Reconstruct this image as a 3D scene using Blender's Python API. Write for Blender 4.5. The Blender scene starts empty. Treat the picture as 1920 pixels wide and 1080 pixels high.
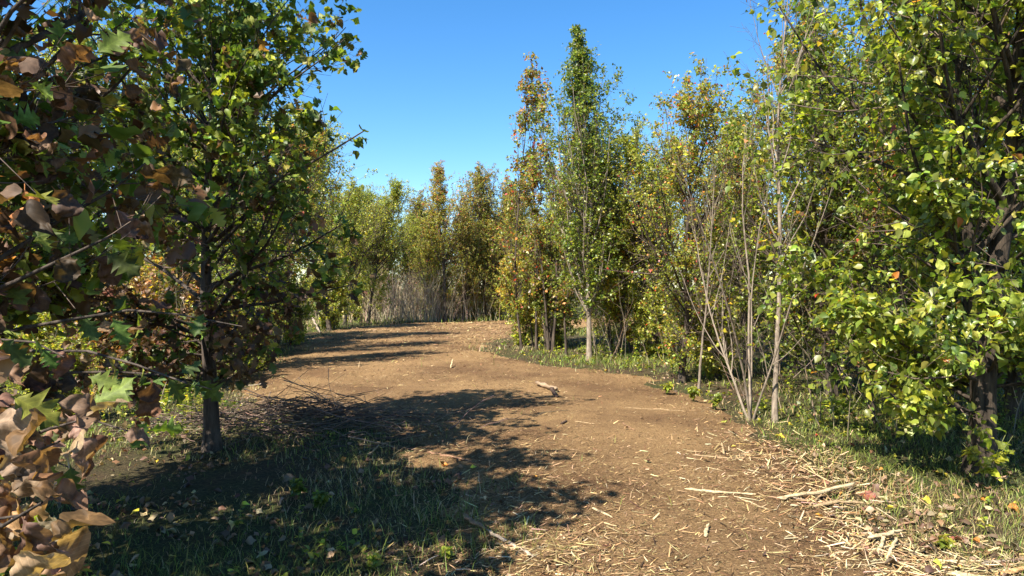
import bpy, math
import numpy as np
from mathutils import Matrix, Vector

# ------------------------------------------------------------------ camera, sky, sun, exposure
scene = bpy.context.scene
COL = scene.collection
FPX, CAM_H = 1288.0, 1.5                      # focal length in photo pixels, eye height in metres
cam_d = bpy.data.cameras.new('camera')
cam_d.sensor_width = 36.0
cam_d.lens = FPX / 1920.0 * 36.0
cam_d.clip_start = 0.05
cam_d.clip_end = 5000.0
cam = bpy.data.objects.new('camera', cam_d)
COL.objects.link(cam)
cam.location = (0, 0, CAM_H)
cam.rotation_euler = (math.radians(90), 0, 0)
scene.camera = cam

SUN_EL = math.radians(51)
SUN_AZ = math.radians(49)                     # shadows run this far away from the camera, to the right
LDIR = Vector((math.cos(SUN_AZ) * math.cos(SUN_EL), math.sin(SUN_AZ) * math.cos(SUN_EL), -math.sin(SUN_EL)))
world = bpy.data.worlds.new('World')
scene.world = world
world.use_nodes = True
wn = world.node_tree
for n in list(wn.nodes):
    wn.nodes.remove(n)
sky = wn.nodes.new('ShaderNodeTexSky')
sky.sky_type = 'NISHITA'
sky.sun_disc = False
sky.sun_elevation = SUN_EL
sky.sun_rotation = math.atan2(-LDIR.x, -LDIR.y)
sky.altitude = 300
sky.air_density = 1.0
sky.dust_density = 0.3
sky.ozone_density = 3.0
bg = wn.nodes.new('ShaderNodeBackground')
bg.inputs['Strength'].default_value = 0.09
wo = wn.nodes.new('ShaderNodeOutputWorld')
hsv = wn.nodes.new('ShaderNodeHueSaturation')       # the clear deep blue of the day, the same all round
hsv.inputs['Saturation'].default_value = 1.3
wn.links.new(sky.outputs[0], hsv.inputs['Color'])
wn.links.new(hsv.outputs[0], bg.inputs[0])
wn.links.new(bg.outputs[0], wo.inputs[0])

sun_d = bpy.data.lights.new('sun', 'SUN')
sun_d.energy = 5.0
sun_d.angle = math.radians(0.53)
sun_d.color = (1.0, 0.93, 0.82)
sun = bpy.data.objects.new('sun', sun_d)
COL.objects.link(sun)
sun.rotation_euler = LDIR.to_track_quat('-Z', 'Y').to_euler()
sun.location = (-20, -15, 30)

scene.view_settings.view_transform = 'Standard'
scene.view_settings.look = 'None'
scene.view_settings.exposure = 1.48
scene.view_settings.gamma = 1.0
scene.cycles.max_bounces = 5
scene.cycles.diffuse_bounces = 2
scene.cycles.glossy_bounces = 2
scene.cycles.transmission_bounces = 3
scene.cycles.use_denoising = True

# ------------------------------------------------------------------ helpers
RNG = np.random.default_rng(7)


def nrm(v):
    return v / np.maximum(np.linalg.norm(v, axis=-1, keepdims=True), 1e-9)


def at(px, D, H=0.0):
    """Plan position of something seen at photo column px and standing D metres ahead."""
    return ((px - 960.0) / FPX * D, D)


def gp(px, py):
    """Plan position of the ground seen at photo pixel (px, py)."""
    D = CAM_H * FPX / (py - 540.0)
    return ((px - 960.0) / FPX * D, D)


def vnoise(x, y, seed=0):
    xi = np.floor(x).astype(np.int64)
    yi = np.floor(y).astype(np.int64)
    fx = x - xi
    fy = y - yi
    fx = fx * fx * (3 - 2 * fx)
    fy = fy * fy * (3 - 2 * fy)

    def h(a, b):
        n = (a * 374761393 + b * 668265263 + seed * 974634217) & 0x7fffffff
        n = ((n ^ (n >> 13)) * 1274126177) & 0x7fffffff
        return ((n ^ (n >> 16)) & 0xffff) / 65535.0
    return (h(xi, yi) * (1 - fx) * (1 - fy) + h(xi + 1, yi) * fx * (1 - fy)
            + h(xi, yi + 1) * (1 - fx) * fy + h(xi + 1, yi + 1) * fx * fy)


def ground_z(x, y):
    x = np.asarray(x, float)
    y = np.asarray(y, float)
    return 0.07 * (vnoise(x / 2.6 + 40, y / 2.6 + 40, 3) - 0.5) + 0.12 * (vnoise(x / 8 + 40, y / 8 + 40, 4) - 0.5)


def gz(x, y):
    return float(ground_z(np.array([x]), np.array([y]))[0])


# path outline in plan, from the edge of the mulch
PATH = np.array([(2.3, -3), (2.25, 3.5), (2.4, 4.6), (2.62, 5.7), (2.75, 7.4), (2.6, 8.6), (2.3, 11.6), (1.2, 12.8),
                 (0.0, 14.4), (-0.75, 16.6), (-0.5, 20.3), (0.77, 24.0), (4.3, 28.2), (14, 30), (14, 34.5), (5.1, 33.5), (-1.5, 31.6),
                 (-4.5, 29.2), (-5.9, 24.9), (-6.2, 21.5), (-5.2, 16.3), (-4.6, 12.2), (-4.0, 9.6), (-1.9, 8.0),
                 (-0.9, 6.4), (-0.25, 4.7), (0.05, 3.5), (0.1, -3)])


def path_sd(x, y):
    """Signed distance to the path outline (negative inside)."""
    x = np.asarray(x, float)
    y = np.asarray(y, float)
    d = np.full(x.shape, 1e9)
    inside = np.zeros(x.shape, bool)
    n = len(PATH)
    for i in range(n):
        a = PATH[i]
        b = PATH[(i + 1) % n]
        e = b - a
        t = np.clip(((x - a[0]) * e[0] + (y - a[1]) * e[1]) / (e @ e), 0, 1)
        d = np.minimum(d, (x - a[0] - t * e[0]) ** 2 + (y - a[1] - t * e[1]) ** 2)
        cond = ((a[1] <= y) & (b[1] > y)) | ((b[1] <= y) & (a[1] > y))
        with np.errstate(divide='ignore', invalid='ignore'):
            xc = a[0] + (y - a[1]) / (b[1] - a[1]) * e[0]
        inside ^= cond & (x < xc)
    d = np.sqrt(d)
    return np.where(inside, -d, d)


def mk_mesh(name, V, faces, mats, col=None, matidx=None, smooth=False):
    """faces: list of (M,k) index arrays."""
    me = bpy.data.meshes.new(name)
    V = np.asarray(V, np.float32)
    me.vertices.add(len(V))
    me.vertices.foreach_set('co', V.ravel())
    loops = np.concatenate([f.ravel() for f in faces]).astype(np.int32)
    tot = np.concatenate([np.full(len(f), f.shape[1], np.int32) for f in faces])
    starts = np.concatenate([[0], np.cumsum(tot)[:-1]]).astype(np.int32)
    me.loops.add(len(loops))
    me.loops.foreach_set('vertex_index', loops)
    me.polygons.add(len(tot))
    me.polygons.foreach_set('loop_start', starts)
    if smooth:
        me.polygons.foreach_set('use_smooth', np.ones(len(tot), bool))
    if matidx is not None:
        me.polygons.foreach_set('material_index', matidx.astype(np.int32))
    for m in mats:
        me.materials.append(m)
    if col is not None:
        a = me.attributes.new('Col', 'FLOAT_COLOR', 'POINT')
        c = np.ones((len(V), 4), np.float32)
        c[:, :3] = col
        a.data.foreach_set('color', c.ravel())
    me.update(calc_edges=True)
    return me


def link(name, data, parent=None, **props):
    o = bpy.data.objects.new(name, data)
    COL.objects.link(o)
    if parent is not None:
        o.parent = parent
    for k, v in props.items():
        o[k] = v
    return o


class Geo:
    """Collects pieces of one mesh."""

    def __init__(self):
        self.V, self.F, self.C, self.M, self.n = [], [], [], [], 0

    def add(self, V, F, col=(1, 1, 1), mat=0):
        V = np.asarray(V, float).reshape(-1, 3)
        c = np.asarray(col, float)
        if c.ndim == 1:
            c = np.repeat(c[None], len(V), 0)
        self.V.append(V)
        self.C.append(c)
        for f in (F if isinstance(F, list) else [F]):
            self.F.append(np.asarray(f) + self.n)
            self.M.append(np.full(len(f), mat))
        self.n += len(V)

    def mesh(self, name, mats, smooth=False):
        return mk_mesh(name, np.concatenate(self.V), self.F, mats, np.concatenate(self.C), np.concatenate(self.M), smooth)


def tubes(P, R, sides):
    """P (B,n,3), R (B,n) -> tube verts and quads."""
    B, n, _ = P.shape
    T = np.empty_like(P)
    T[:, 1:-1] = P[:, 2:] - P[:, :-2]
    T[:, 0] = P[:, 1] - P[:, 0]
    T[:, -1] = P[:, -1] - P[:, -2]
    T = nrm(T)
    ref = np.where(np.abs(T[:, :1, 2:3]) > 0.8, np.array([1.0, 0, 0]), np.array([0, 0, 1.0]))
    ref = np.broadcast_to(ref, T.shape)
    e1 = nrm(np.cross(T, ref))
    e2 = np.cross(T, e1)
    a = np.arange(sides) / sides * 2 * np.pi
    V = P[:, :, None] + R[:, :, None, None] * (np.cos(a)[:, None] * e1[:, :, None] + np.sin(a)[:, None] * e2[:, :, None])
    V = V.reshape(-1, 3)
    b, j, s = np.meshgrid(np.arange(B), np.arange(n - 1), np.arange(sides), indexing='ij')
    s2 = (s + 1) % sides
    base = b * n * sides
    F = np.stack([base + j * sides + s, base + j * sides + s2, base + (j + 1) * sides + s2, base + (j + 1) * sides + s], -1).reshape(-1, 4)
    return V, F


def grow(rng, PP, PR, idx, t, ang, length, n, up, wig, rmul=0.6, rmin=0.0015, azim=None, taper=0.25):
    """Children of polylines PP[idx] at parameter t: returns points and radii."""
    m = PP.shape[1]
    s = np.clip(t, 0, 0.999) * (m - 1)
    k = s.astype(int)
    f = (s - k)[:, None]
    A = PP[idx, k]
    Bp = PP[idx, k + 1]
    pos = A * (1 - f) + Bp * f
    tan = nrm(Bp - A)
    rp = PR[idx, k] * (1 - f[:, 0]) + PR[idx, k + 1] * f[:, 0]
    ref = np.where(np.abs(tan[:, 2:3]) > 0.95, np.array([1.0, 0, 0]), np.array([0, 0, 1.0]))
    e1 = nrm(np.cross(tan, ref))
    e2 = np.cross(tan, e1)
    az = rng.uniform(0, 2 * np.pi, len(idx)) if azim is None else azim
    d = np.cos(ang)[:, None] * tan + np.sin(ang)[:, None] * (np.cos(az)[:, None] * e1 + np.sin(az)[:, None] * e2)
    P = np.empty((len(idx), n + 1, 3))
    P[:, 0] = pos
    for j in range(n):
        P[:, j + 1] = P[:, j] + d * (length / n)[:, None]
        d = nrm(d + up * np.array([0, 0, 1.0]) + wig * rng.normal(size=d.shape))
    r0 = np.maximum(np.minimum(rp * rmul, 0.0085 * length + 0.002), rmin)
    R = r0[:, None] * np.linspace(1, taper, n + 1)[None]
    return P, np.maximum(R, rmin * 0.7)


# ------------------------------------------------------------------ materials
def new_mat(name):
    m = bpy.data.materials.new(name)
    m.use_nodes = True
    nt = m.node_tree
    for n in list(nt.nodes):
        nt.nodes.remove(n)
    out = nt.nodes.new('ShaderNodeOutputMaterial')
    return m, nt, out


def leaf_material(name, rough=0.42, trans=0.38, use_object=False, veins=False, spec=0.5):
    m, nt, out = new_mat(name)
    if use_object:
        src = nt.nodes.new('ShaderNodeObjectInfo').outputs['Color']
    else:
        a = nt.nodes.new('ShaderNodeAttribute')
        a.attribute_name = 'Col'
        src = a.outputs['Color']
    geo = nt.nodes.new('ShaderNodeNewGeometry')
    if veins:
        tc = nt.nodes.new('ShaderNodeTexCoord')
        nz = nt.nodes.new('ShaderNodeTexNoise')
        nz.inputs['Scale'].default_value = 5.0
        nz.inputs['Detail'].default_value = 6.0
        nt.links.new(tc.outputs['Object'], nz.inputs['Vector'])
        rp = nt.nodes.new('ShaderNodeMapRange')
        rp.inputs[1].default_value = 0.3
        rp.inputs[2].default_value = 0.75
        rp.inputs[3].default_value = 0.5
        rp.inputs[4].default_value = 1.35
        nt.links.new(nz.outputs[0], rp.inputs[0])
        # side veins: a fine wave slanting out from the midrib, midrib drawn lighter
        sep = nt.nodes.new('ShaderNodeSeparateXYZ')
        nt.links.new(tc.outputs['Object'], sep.inputs[0])
        ab = nt.nodes.new('ShaderNodeMath'); ab.operation = 'ABSOLUTE'
        nt.links.new(sep.outputs[0], ab.inputs[0])
        mu = nt.nodes.new('ShaderNodeMath'); mu.operation = 'MULTIPLY_ADD'
        nt.links.new(ab.outputs[0], mu.inputs[0]); mu.inputs[1].default_value = -0.9
        nt.links.new(sep.outputs[1], mu.inputs[2])
        sn = nt.nodes.new('ShaderNodeMath'); sn.operation = 'PINGPONG'
        sn.inputs[1].default_value = 0.055
        nt.links.new(mu.outputs[0], sn.inputs[0])
        mn = nt.nodes.new('ShaderNodeMath'); mn.operation = 'MINIMUM'
        nt.links.new(sn.outputs[0], mn.inputs[0]); nt.links.new(ab.outputs[0], mn.inputs[1])
        vr = nt.nodes.new('ShaderNodeMapRange')
        vr.inputs[1].default_value = 0.004
        vr.inputs[2].default_value = 0.012
        vr.inputs[3].default_value = 1.25
        vr.inputs[4].default_value = 1.0
        nt.links.new(mn.outputs[0], vr.inputs[0])
        m1 = nt.nodes.new('ShaderNodeMath'); m1.operation = 'MULTIPLY'
        nt.links.new(rp.outputs[0], m1.inputs[0]); nt.links.new(vr.outputs[0], m1.inputs[1])
        mx = nt.nodes.new('ShaderNodeVectorMath'); mx.operation = 'SCALE'
        nt.links.new(src, mx.inputs[0]); nt.links.new(m1.outputs[0], mx.inputs['Scale'])
        src = mx.outputs[0]
    # underside is a little paler
    hs = nt.nodes.new('ShaderNodeHueSaturation')
    hs.inputs['Saturation'].default_value = 0.9
    hs.inputs['Value'].default_value = 1.25
    nt.links.new(src, hs.inputs['Color'])
    mix = nt.nodes.new('ShaderNodeMix')
    mix.data_type = 'RGBA'
    nt.links.new(geo.outputs['Backfacing'], mix.inputs[0])
    nt.links.new(src, mix.inputs[6])
    nt.links.new(hs.outputs[0], mix.inputs[7])
    p = nt.nodes.new('ShaderNodeBsdfPrincipled')
    p.inputs['Roughness'].default_value = rough
    p.inputs['Specular IOR Level'].default_value = spec
    nt.links.new(mix.outputs[2], p.inputs['Base Color'])
    tl = nt.nodes.new('ShaderNodeBsdfTranslucent')
    tg = nt.nodes.new('ShaderNodeMix')
    tg.data_type = 'RGBA'
    tg.blend_type = 'MULTIPLY'
    tg.inputs[0].default_value = 1.0
    nt.links.new(src, tg.inputs[6])
    tg.inputs[7].default_value = (2.0, 2.0, 0.9, 1)
    nt.links.new(tg.outputs[2], tl.inputs['Color'])
    ms = nt.nodes.new('ShaderNodeMixShader')
    ms.inputs[0].default_value = trans
    nt.links.new(p.outputs[0], ms.inputs[1])
    nt.links.new(tl.outputs[0], ms.inputs[2])
    nt.links.new(ms.outputs[0], out.inputs['Surface'])
    return m


def bark_material(name, c1, c2, scale=18.0, stretch=0.18, bump=0.6):
    m, nt, out = new_mat(name)
    tc = nt.nodes.new('ShaderNodeTexCoord')
    mp = nt.nodes.new('ShaderNodeMapping')
    mp.inputs['Scale'].default_value = (1, 1, stretch)
    nt.links.new(tc.outputs['Object'], mp.inputs[0])
    nz = nt.nodes.new('ShaderNodeTexNoise')
    nz.inputs['Scale'].default_value = scale
    nz.inputs['Detail'].default_value = 7
    nz.inputs['Roughness'].default_value = 0.7
    nt.links.new(mp.outputs[0], nz.inputs['Vector'])
    n2 = nt.nodes.new('ShaderNodeTexNoise')
    n2.inputs['Scale'].default_value = 3.0
    n2.inputs['Detail'].default_value = 3
    nt.links.new(tc.outputs['Object'], n2.inputs['Vector'])
    rp = nt.nodes.new('ShaderNodeValToRGB')
    rp.color_ramp.elements[0].position = 0.36
    rp.color_ramp.elements[0].color = (*c1, 1)
    rp.color_ramp.elements[1].position = 0.66
    rp.color_ramp.elements[1].color = (*c2, 1)
    nt.links.new(nz.outputs[0], rp.inputs[0])
    mx = nt.nodes.new('ShaderNodeMix')
    mx.data_type = 'RGBA'
    mx.blend_type = 'MULTIPLY'
    mx.inputs[0].default_value = 0.5
    nt.links.new(rp.outputs[0], mx.inputs[6])
    nt.links.new(n2.outputs[0], mx.inputs[7])
    p = nt.nodes.new('ShaderNodeBsdfPrincipled')
    p.inputs['Roughness'].default_value = 0.85
    p.inputs['Specular IOR Level'].default_value = 0.25
    nt.links.new(mx.outputs[2], p.inputs['Base Color'])
    bp = nt.nodes.new('ShaderNodeBump')
    bp.inputs['Strength'].default_value = bump
    bp.inputs['Distance'].default_value = 0.02
    nt.links.new(nz.outputs[0], bp.inputs['Height'])
    nt.links.new(bp.outputs[0], p.inputs['Normal'])
    nt.links.new(p.outputs[0], out.inputs['Surface'])
    return m


def vcol_material(name, rough=0.85, trans=0.0, noise=0.0, spec=0.3):
    m, nt, out = new_mat(name)
    a = nt.nodes.new('ShaderNodeAttribute')
    a.attribute_name = 'Col'
    src = a.outputs['Color']
    if noise:
        tc = nt.nodes.new('ShaderNodeTexCoord')
        nz = nt.nodes.new('ShaderNodeTexNoise')
        nz.inputs['Scale'].default_value = 60
        nz.inputs['Detail'].default_value = 5
        nt.links.new(tc.outputs['Object'], nz.inputs['Vector'])
        r = nt.nodes.new('ShaderNodeMapRange')
        r.inputs[1].default_value = 0.3
        r.inputs[2].default_value = 0.7
        r.inputs[3].default_value = 1 - noise
        r.inputs[4].default_value = 1 + noise * 0.6
        nt.links.new(nz.outputs[0], r.inputs[0])
        v = nt.nodes.new('ShaderNodeVectorMath'); v.operation = 'SCALE'
        nt.links.new(src, v.inputs[0]); nt.links.new(r.outputs[0], v.inputs['Scale'])
        src = v.outputs[0]
    p = nt.nodes.new('ShaderNodeBsdfPrincipled')
    p.inputs['Roughness'].default_value = rough
    p.inputs['Specular IOR Level'].default_value = spec
    nt.links.new(src, p.inputs['Base Color'])
    if trans:
        tl = nt.nodes.new('ShaderNodeBsdfTranslucent')
        nt.links.new(src, tl.inputs['Color'])
        ms = nt.nodes.new('ShaderNodeMixShader')
        ms.inputs[0].default_value = trans
        nt.links.new(p.outputs[0], ms.inputs[1])
        nt.links.new(tl.outputs[0], ms.inputs[2])
        nt.links.new(ms.outputs[0], out.inputs['Surface'])
    else:
        nt.links.new(p.outputs[0], out.inputs['Surface'])
    return m


def soil_material(name, stops, fine=55.0, bumpd=0.03, blotch=0.7, stops2=None):
    m, nt, out = new_mat(name)
    tc = nt.nodes.new('ShaderNodeTexCoord')
    n1 = nt.nodes.new('ShaderNodeTexNoise')
    n1.inputs['Scale'].default_value = fine
    n1.inputs['Detail'].default_value = 8
    n1.inputs['Roughness'].default_value = 0.75
    nt.links.new(tc.outputs['Object'], n1.inputs['Vector'])
    n2 = nt.nodes.new('ShaderNodeTexNoise')
    n2.inputs['Scale'].default_value = blotch
    n2.inputs['Detail'].default_value = 6
    n2.inputs['Roughness'].default_value = 0.6
    nt.links.new(tc.outputs['Object'], n2.inputs['Vector'])

    def ramp(st):
        rp = nt.nodes.new('ShaderNodeValToRGB')
        el = rp.color_ramp.elements
        while len(el) < len(st):
            el.new(0.5)
        for e, (pos, c) in zip(el, st):
            e.position = pos
            e.color = (*c, 1)
        nt.links.new(n1.outputs[0], rp.inputs[0])
        return rp
    a = ramp(stops)
    b = ramp(stops2 or stops)
    mr = nt.nodes.new('ShaderNodeMapRange')
    mr.inputs[1].default_value = 0.42
    mr.inputs[2].default_value = 0.6
    nt.links.new(n2.outputs[0], mr.inputs[0])
    mx = nt.nodes.new('ShaderNodeMix')
    mx.data_type = 'RGBA'
    nt.links.new(mr.outputs[0], mx.inputs[0])
    nt.links.new(a.outputs[0], mx.inputs[6])
    nt.links.new(b.outputs[0], mx.inputs[7])
    p = nt.nodes.new('ShaderNodeBsdfPrincipled')
    p.inputs['Roughness'].default_value = 0.95
    p.inputs['Specular IOR Level'].default_value = 0.15
    nt.links.new(mx.outputs[2], p.inputs['Base Color'])
    bp = nt.nodes.new('ShaderNodeBump')
    bp.inputs['Strength'].default_value = 1.0
    bp.inputs['Distance'].default_value = bumpd
    nt.links.new(n1.outputs[0], bp.inputs['Height'])
    nt.links.new(bp.outputs[0], p.inputs['Normal'])
    nt.links.new(p.outputs[0], out.inputs['Surface'])
    return m


M_LEAF = leaf_material('pear_leaf_blade', 0.4, 0.42)
M_LEAF1 = leaf_material('pear_leaf_single', 0.36, 0.4, use_object=True, veins=True)
M_OAK = leaf_material('oak_leaf_blade', 0.5, 0.32, spec=0.35)
M_OAK1 = leaf_material('oak_leaf_single', 0.62, 0.28, use_object=True, veins=True, spec=0.25)
M_BARK = bark_material('pear_bark', (0.035, 0.026, 0.019), (0.19, 0.145, 0.105))
M_BARKB = bark_material('thick_bark', (0.018, 0.013, 0.009), (0.12, 0.088, 0.06), 26, 0.15, 1.0)
M_BARKD = bark_material('oak_bark', (0.03, 0.023, 0.018), (0.15, 0.115, 0.09), 22, 0.12, 1.0)
M_BARKP = bark_material('pale_stem_bark', (0.17, 0.13, 0.095), (0.46, 0.375, 0.28), 30, 0.3, 0.3)
M_TWIG = bark_material('twig_bark', (0.06, 0.042, 0.032), (0.22, 0.16, 0.12), 12, 1.0, 0.2)
M_DRY = vcol_material('dry_stem', 0.9, 0.0)
M_GRASS = vcol_material('grass_blade', 0.55, 0.35, spec=0.4)
M_CHIP = vcol_material('wood_chip', 0.9, 0.0, spec=0.15)
M_STICK = vcol_material('stick_wood', 0.85, 0.0, 0.45, spec=0.2)
M_LITTER = leaf_material('fallen_leaf', 0.6, 0.15)
M_LITTER1 = leaf_material('fallen_leaf_single', 0.6, 0.15, use_object=True, veins=True)
M_SOIL = soil_material('woodland_soil', [(0.3, (0.02, 0.015, 0.01)), (0.5, (0.075, 0.052, 0.028)), (0.7, (0.18, 0.125, 0.06))],
                       38, 0.05, 0.8,
                       [(0.3, (0.018, 0.02, 0.008)), (0.5, (0.055, 0.06, 0.02)), (0.7, (0.13, 0.13, 0.045))])
M_PATH = soil_material('path_mulch', [(0.28, (0.07, 0.043, 0.021)), (0.47, (0.225, 0.134, 0.060)), (0.68, (0.42, 0.28, 0.13))],
                       70, 0.03, 0.55,
                       [(0.28, (0.05, 0.029, 0.015)), (0.5, (0.14, 0.079, 0.037)), (0.73, (0.31, 0.19, 0.088))])

# ------------------------------------------------------------------ ground and path
u = np.linspace(-1, 1, 281)
gx = 0.9 * np.sinh(u * 8.0)
v = np.linspace(-0.55, 1, 250)
gy = 6 + 0.9 * np.sinh(v * 8.0)
X, Y = np.meshgrid(gx, gy)
Z = ground_z(X, Y)
nx, ny = len(gx), len(gy)
jj, ii = np.meshgrid(np.arange(ny - 1), np.arange(nx - 1), indexing='ij')
a0 = (jj * nx + ii).ravel()
GF = np.stack([a0, a0 + 1, a0 + nx + 1, a0 + nx], -1)
link('ground', mk_mesh('ground', np.stack([X.ravel(), Y.ravel(), Z.ravel()], -1), [GF], [M_SOIL], smooth=True),
     kind='structure', label='dark leaf-strewn soil of the clearing and wood')

cs = 0.09
px_ = np.arange(-9, 14.01, cs)
py_ = np.arange(-3, 36.01, cs)
X, Y = np.meshgrid(px_, py_)
sd = path_sd(X, Y) + 0.55 * (vnoise(X * 1.3 + 20, Y * 1.3 + 20, 8) - 0.5) + 0.3 * (vnoise(X * 5 + 20, Y * 5 + 20, 9) - 0.5)
relief = 0.014 + 0.022 * vnoise(X * 3 + 9, Y * 3 + 9, 11) + 0.016 * vnoise(X * 8 + 9, Y * 8 + 9, 12)
edge = np.clip(-sd / 0.35, -0.5, 1)
Z = ground_z(X, Y) + np.where(edge > 0, relief * edge + 0.006, -0.03)
nx, ny = X.shape[1], X.shape[0]
jj, ii = np.meshgrid(np.arange(ny - 1), np.arange(nx - 1), indexing='ij')
a0 = (jj * nx + ii).ravel()
F = np.stack([a0, a0 + 1, a0 + nx + 1, a0 + nx], -1)
keep = (sd.ravel()[F] < 0.1).any(1)
F = F[keep]
used, inv = np.unique(F, return_inverse=True)
PV = np.stack([X.ravel(), Y.ravel(), Z.ravel()], -1)[used]
link('path', mk_mesh('path', PV, [inv.reshape(F.shape)], [M_PATH], smooth=True), kind='structure',
     label='broad path of brown wood mulch bending away to the right')


def surf_z(x, y):
    """Height of whatever is on top: mulch on the path, soil elsewhere."""
    sd = path_sd(x, y) + 0.55 * (vnoise(x * 1.3 + 20, y * 1.3 + 20, 8) - 0.5) + 0.3 * (vnoise(x * 5 + 20, y * 5 + 20, 9) - 0.5)
    relief = 0.014 + 0.022 * vnoise(x * 3 + 9, y * 3 + 9, 11) + 0.016 * vnoise(x * 8 + 9, y * 8 + 9, 12)
    e = np.clip(-sd / 0.35, 0, 1)
    return ground_z(x, y) + np.where(e > 0, relief * e + 0.006, 0), sd


# ------------------------------------------------------------------ leaves
def leaf_strip(prof, bend, fold, wave, ts=None, nt=7, cross=1, curl=0.0, sweep=0.0):
    """Leaf of length 1 along +Y, normal +Z. prof(t) -> half width."""
    t = np.linspace(0, 1, nt) if ts is None else np.asarray(ts, float)
    nt = len(t)
    cols = np.linspace(-1, 1, 2 * cross + 1)
    V = []
    for i, tt in enumerate(t):
        w = prof(tt)
        z0 = -bend * tt * tt
        for c in cols:
            x = w * c
            y = tt + sweep * abs(x) * (1 - tt)
            zz = z0 + fold * abs(c) * w + wave * w * math.sin(tt * 9 + 2.0 * c) * abs(c) + curl * (abs(c) ** 2) * w * (1.5 - tt)
            V.append((x * (1 - 0.35 * abs(curl) * abs(c)), y, zz))
    V = np.array(V)
    k = len(cols)
    F = []
    for i in range(nt - 1):
        for j in range(k - 1):
            F.append((i * k + j, i * k + j + 1, (i + 1) * k + j + 1, (i + 1) * k + j))
    return V, np.array(F)


def pear_prof(t):
    return float(np.interp(t, [0, 0.07, 0.2, 0.36, 0.52, 0.68, 0.82, 0.92, 1], [0.012, 0.16, 0.31, 0.37, 0.34, 0.25, 0.14, 0.06, 0.0]))


OAK_T = [0, 0.1, 0.2, 0.28, 0.42, 0.5, 0.64, 0.72, 0.85, 0.92, 1]
OAK_W = [0.015, 0.05, 0.25, 0.10, 0.40, 0.13, 0.42, 0.13, 0.24, 0.07, 0.0]


def oak_prof(t):
    return float(np.interp(t, OAK_T, OAK_W))


OAK_TL = [0, 0.2, 0.28, 0.42, 0.5, 0.65, 0.73, 0.86, 1]
OAK_TF = sorted(set(OAK_T + [round(0.5 * (p + q), 3) for p, q in zip(OAK_T[:-1], OAK_T[1:])]))


def pear_low(bend, fold):
    V = np.array([(0, 0, 0), (-0.36, 0.40, fold), (0, 0.45, 0), (0.36, 0.40, fold * 0.8), (0, 1, -bend)], float)
    F = np.array([(0, 2, 1), (0, 3, 2), (2, 4, 1), (2, 3, 4)])
    return V, F


LOW = [pear_low(0.1, 0.12), pear_low(0.25, 0.2), pear_low(0.02, 0.05)]
PT = [0, 0.2, 0.5, 1]
HIGH = [leaf_strip(pear_prof, 0.22, 0.3, 0.25, ts=PT), leaf_strip(pear_prof, 0.05, 0.15, 0.35, ts=PT), leaf_strip(pear_prof, 0.38, 0.4, 0.2, ts=PT)]
OAKG = [leaf_strip(oak_prof, 0.15, 0.15, 0.2, ts=OAK_TL, sweep=0.35), leaf_strip(oak_prof, 0.3, 0.3, 0.3, ts=OAK_TL, sweep=0.35)]
OAKB = None
OAKGH = [leaf_strip(oak_prof, 0.15, 0.15, 0.2, ts=OAK_TF, sweep=0.35, cross=3), leaf_strip(oak_prof, 0.3, 0.3, 0.3, ts=OAK_TF, sweep=0.35, cross=3)]


def dead_prof(t):
    t0 = max(0.0, (t - 0.16) / 0.84)
    if t <= 0.16:
        return 0.011
    base = np.interp(t0, [0, 0.06, 0.2, 0.42, 0.62, 0.82, 0.95, 1], [0.012, 0.12, 0.30, 0.40, 0.38, 0.24, 0.07, 0.0])
    return float(base * (1 - 0.16 * (0.5 - 0.5 * math.cos(2 * math.pi * t0 * 4.3))))


def crumple(T_, seed, amp=0.07, roll=0.0):
    V = T_[0].copy()
    x, y = V[:, 0].copy(), V[:, 1].copy()
    k = np.clip((y - 0.15) * 6, 0, 1)
    V[:, 2] += k * amp * 2.2 * (vnoise(x * 5 + 9 + seed, y * 5 + 9, seed) - 0.5)
    V[:, 2] += k * amp * 0.9 * (vnoise(x * 13 + 9 + seed, y * 13 + 9, seed + 3) - 0.5)
    V[:, 0] += k * amp * 0.6 * (vnoise(x * 6 + 30, y * 6 + 9, seed + 5) - 0.5)
    if roll:
        r = 1.0 / roll
        ang_ = V[:, 0] / r
        zz_ = V[:, 2].copy()
        V[:, 0] = np.sin(ang_) * (r - zz_)
        V[:, 2] = r - np.cos(ang_) * (r - zz_)
    return V, T_[1]


OAKB = [crumple(leaf_strip(dead_prof, b_, f_, 0.4, nt=9), s_, 0.12, r_) for b_, f_, s_, r_ in ((0.5, 0.4, 11, 1.8), (-0.3, 0.6, 12, -1.5))]
OAKBH = [crumple(leaf_strip(dead_prof, b_, f_, 0.25, nt=24, cross=4), s_, 0.14, r_) for b_, f_, s_, r_ in
         ((0.35, 0.25, 1, 1.8), (-0.25, 0.15, 2, -2.4), (0.55, 0.1, 3, 2.8), (0.15, 0.35, 4, 1.0), (0.7, 0.2, 6, -1.6))]

# leaf colours (linear)
GD = (0.07, 0.11, 0.017)
GM = (0.155, 0.195, 0.026)
GY = (0.30, 0.31, 0.036)
OL = (0.25, 0.215, 0.05)
YE = (0.52, 0.40, 0.035)
OR = (0.42, 0.17, 0.03)
RE = (0.36, 0.045, 0.03)
BR = (0.15, 0.08, 0.038)
BT = (0.215, 0.138, 0.078)
BD = (0.075, 0.04, 0.022)
ST = (0.42, 0.32, 0.17)


def pick(rng, pal, n, jit=0.25):
    cols = np.array([p[0] for p in pal])
    w = np.array([p[1] for p in pal], float)
    c = cols[rng.choice(len(pal), n, p=w / w.sum())]
    c = c * np.exp(rng.normal(0, jit, (n, 1))) * np.exp(rng.normal(0, 0.08, (n, 3)))
    return np.clip(c, 0.004, 0.75)


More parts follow.
